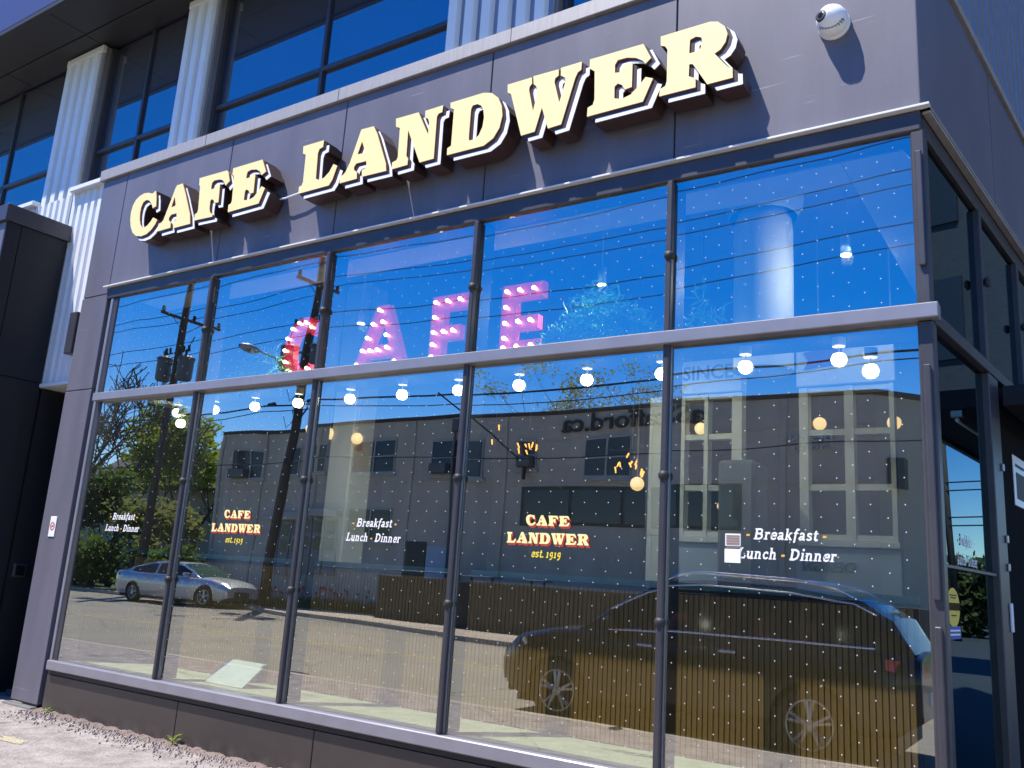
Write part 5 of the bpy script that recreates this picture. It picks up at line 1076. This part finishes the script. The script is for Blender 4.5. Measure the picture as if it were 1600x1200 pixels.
    MB().bbox(Lh - 0.05, Lh + 0.02, -hw * 0.8, hw * 0.8, 0.24, 0.36, 0.03).build('lower_grille', M['dark_plastic'], t)
    MB().bbox(-Lh - 0.02, -Lh + 0.05, -0.27, 0.27, 0.62, 0.76, 0.02).build('rear_plate', M['white_plastic'], t)
    t.location = loc; t.rotation_euler = (0, 0, rotz); t.scale = (S.get('scale', 1.0),) * 3; return t
sedan = dict(scale=1.09, L=4.95, W=1.86, rw=0.335, xf=1.50, xr=-1.36, crown=0.045, tumble=0.40, low=[(-2.48, 0.42), (-2.2, 0.27), (2.15, 0.22), (2.48, 0.34)],
    belt=[(-2.48, 1.00), (-2.2, 1.06), (-1.5, 1.04), (0.0, 0.985), (0.95, 0.96), (1.6, 0.91), (2.15, 0.82), (2.48, 0.66)],
    roof=[(-2.02, 1.06), (-1.35, 1.29), (-0.75, 1.41), (-0.15, 1.44), (0.25, 1.40), (0.65, 1.24), (1.18, 0.95)], sidewin=[(-1.55, -0.52), (-0.42, 0.72)], wind=0.24, rear=-0.95, mirror=0.72, handles=[-0.75, 0.22])
make_car('silver_sedan', 'silver saloon car parked at the far kerb beside the tulip bed', sedan, (-26.75, -16.70, -0.12), -0.11, dict(paint=M['silver'], wscreen=M['carglass_teal']))
wagon = dict(L=5.12, W=1.96, rw=0.37, xf=1.62, xr=-1.50, crown=0.05, tumble=0.24, w0=0.06, w1=0.90, low=[(-2.56, 0.50), (-2.3, 0.33), (2.2, 0.27), (2.56, 0.40)],
    belt=[(-2.56, 1.12), (-2.2, 1.18), (0.6, 1.17), (1.05, 1.15), (1.7, 1.10), (2.25, 1.00), (2.56, 0.80)],
    roof=[(-2.5, 1.16), (-2.30, 1.48), (-1.95, 1.68), (-1.2, 1.76), (-0.2, 1.785), (0.35, 1.74), (0.75, 1.55), (1.38, 1.15)], sidewin=[(-2.15, -1.45), (-1.38, -0.32), (-0.22, 0.95)], wind=0.36, rear=-2.12, mirror=0.88, handles=[-0.6, 0.42], rails=(-1.9, 0.3))
make_car('black_wagon', 'large black wagon parked at the near kerb, reflected across the right panes', wagon, (-1.88, -5.72, -0.12), math.pi, dict(paint=M['carblack'], wscreen=M['carglass'], trim=M['chrome'], rim=M['alloy']))
make_car('dark_hatch', 'dark car parked behind the silver car under the leafy trees', dict(sedan, L=4.4, xf=1.35, xr=-1.25), (-40.2, -20.9, -0.02), 0.3, dict(paint=M['carblack'], wscreen=M['carglass']))

# ------------------------------------------------------------------ down the side lane (seen in the side glass)
bb = thing('brick_block', 'dark brick block raised over the lane beside the cafe', 'building', (14.0, 22.0, 0))
MB().box(3.6, 26.0, 16.0, 19.0, 6.4, 18.0).build('wall', M['brick_far'], bb)
for x in (4.2, 12, 19, 25): MB().box(x - 0.3, x + 0.3, 16.4, 17.0, -0.05, 6.398).build('column', M['siding'], bb)
for k in range(5):
    for j in range(3): MB().box(7 + k * 3.6, 8.4 + k * 3.6, 15.94, 15.998, 7.2 + j * 3.4, 9.2 + j * 3.4).build('window', M['far_glass'], bb)
bush(13.5, 46.0, 4.2, 2.0, 5.6, 'leaf_dark', 2600, 'tall dark bush at the far end of the side lane, left', 0.3)
bush(19.5, 47.0, 4.2, 2.0, 5.2, 'leaf_olive', 2600, 'tall olive bush at the far end of the side lane, middle', 0.3)
bush(26.0, 46.0, 4.2, 2.0, 5.8, 'leaf_dark', 2600, 'tall dark bush at the far end of the side lane, right', 0.3)
pl = thing('lane_pole', 'thin wooden pole with wires at the side lane', 'pole', (16.6, 40.0, 0))
MB().tube([(16.6, 40, 0), (16.9, 40, 12)], [0.17, 0.12], 10).build('shaft', M['pole_wood'], pl, smooth=True)
MB().bbox(15.6, 17.9, 39.94, 40.06, 9.4, 9.55, 0.01).build('crossarm', M['pole_wood'], pl)
lw = MB()
for z0_, yy in ((7.6, 39.9), (7.2, 39.9), (5.9, 39.9), (5.5, 39.9)): lw.tube([(2, yy, z0_ + 0.5), (10, yy, z0_), (17, yy, z0_ - 0.1), (28, yy, z0_ + 0.3)], 0.035, 5)
lw.build('lane_wires', M['wire'], pl)

# ------------------------------------------------------------------ small things at the foot of the wall
st0 = MB()
for k in range(2600):
    x = random.uniform(-6.6, -0.5); y = -abs(random.gauss(0, 0.17)) - 0.01; s = random.choice((0.006, 0.008, 0.010, 0.016)) * random.uniform(0.6, 1.3)
    if y < -0.5: continue
    q = [(x + random.uniform(-1, 1) * s, y + random.uniform(-1, 1) * s, random.uniform(0.0, 0.3) * s) for _ in range(4)] + [(x + random.uniform(-.4, .4) * s, y + random.uniform(-.4, .4) * s, s * random.uniform(0.6, 1.3))]
    st0.add([(x - s, y - s * .4, 0), (x + s * .3, y - s, 0), (x + s, y + s * .3, 0), (x - s * .3, y + s, 0), (x - s * .5, y - s * .3, s * .9), (x + s * .4, y - s * .4, s * 1.1), (x + s * .3, y + s * .5, s * .8)], [(0, 1, 5, 4), (1, 2, 6, 5), (2, 3, 6), (3, 0, 4, 6), (4, 5, 6)])
tag(st0.build('gravel', M['stone'], recalc=True), 'loose gravel along the foot of the bronze base panels', 'gravel', kind='stuff')
dt = MB(); N = 420; prev = None
for k in range(N + 1):
    x = -6.55 + 7.6 * k / N; w = 0.045 + 0.02 * math.sin(k * 0.31) + 0.015 * math.sin(k * 0.83 + 1) + random.uniform(-0.012, 0.014); h = 0.012 + 0.006 * math.sin(k * 0.47) + random.uniform(0, 0.009)
    i = len(dt.v); dt.v += [(x, -w - 0.05, 0.0015), (x, -w * 0.5, h), (x, 0.01, h * 1.3)]; dt.m += []
    if k: dt.f += [[i - 3, i, i + 1, i - 2], [i - 2, i + 1, i + 2, i - 1]]; dt.m += [0, 0]
tag(dt.build('dirt', M['dirt']), 'strip of grit and dirt heaped along the foot of the wall', 'dirt', kind='stuff')
for k, (x, y, s, lb_) in enumerate(((-4.36, -0.05, 0.055, 'small green weed at the wall foot near the middle base panel'), (-6.32, -0.04, 0.035, 'tiny weed at the wall foot beside the pilaster'))):
    t = thing('weed', lb_, 'weed', (x, y, 0), 'weeds at the wall foot'); lf = None
    for j in range(9):
        a = j * 2.4; d = Vector((math.cos(a), math.sin(a), 0)); n_ = Vector((-d.y, d.x, 0)); L_ = s * (1.0 + 0.5 * random.random()); z = s * 0.25 * j
        p = Vector((x, y, 0.005 + z * 0.6)); mb = MB()
        mb.add([p, p + d * L_ * .5 + n_ * L_ * .2 + Vector((0, 0, L_ * .35)), p + d * L_ + Vector((0, 0, L_ * .4)), p + d * L_ * .5 - n_ * L_ * .2 + Vector((0, 0, L_ * .35))], [(0, 1, 2, 3)]); mb.build('leaf', M['leaf_lime'], t)
    MB().tube([(x, y, 0), (x, y, s * 1.5)], 0.003, 5).build('stem', M['leaf_lime'], t)
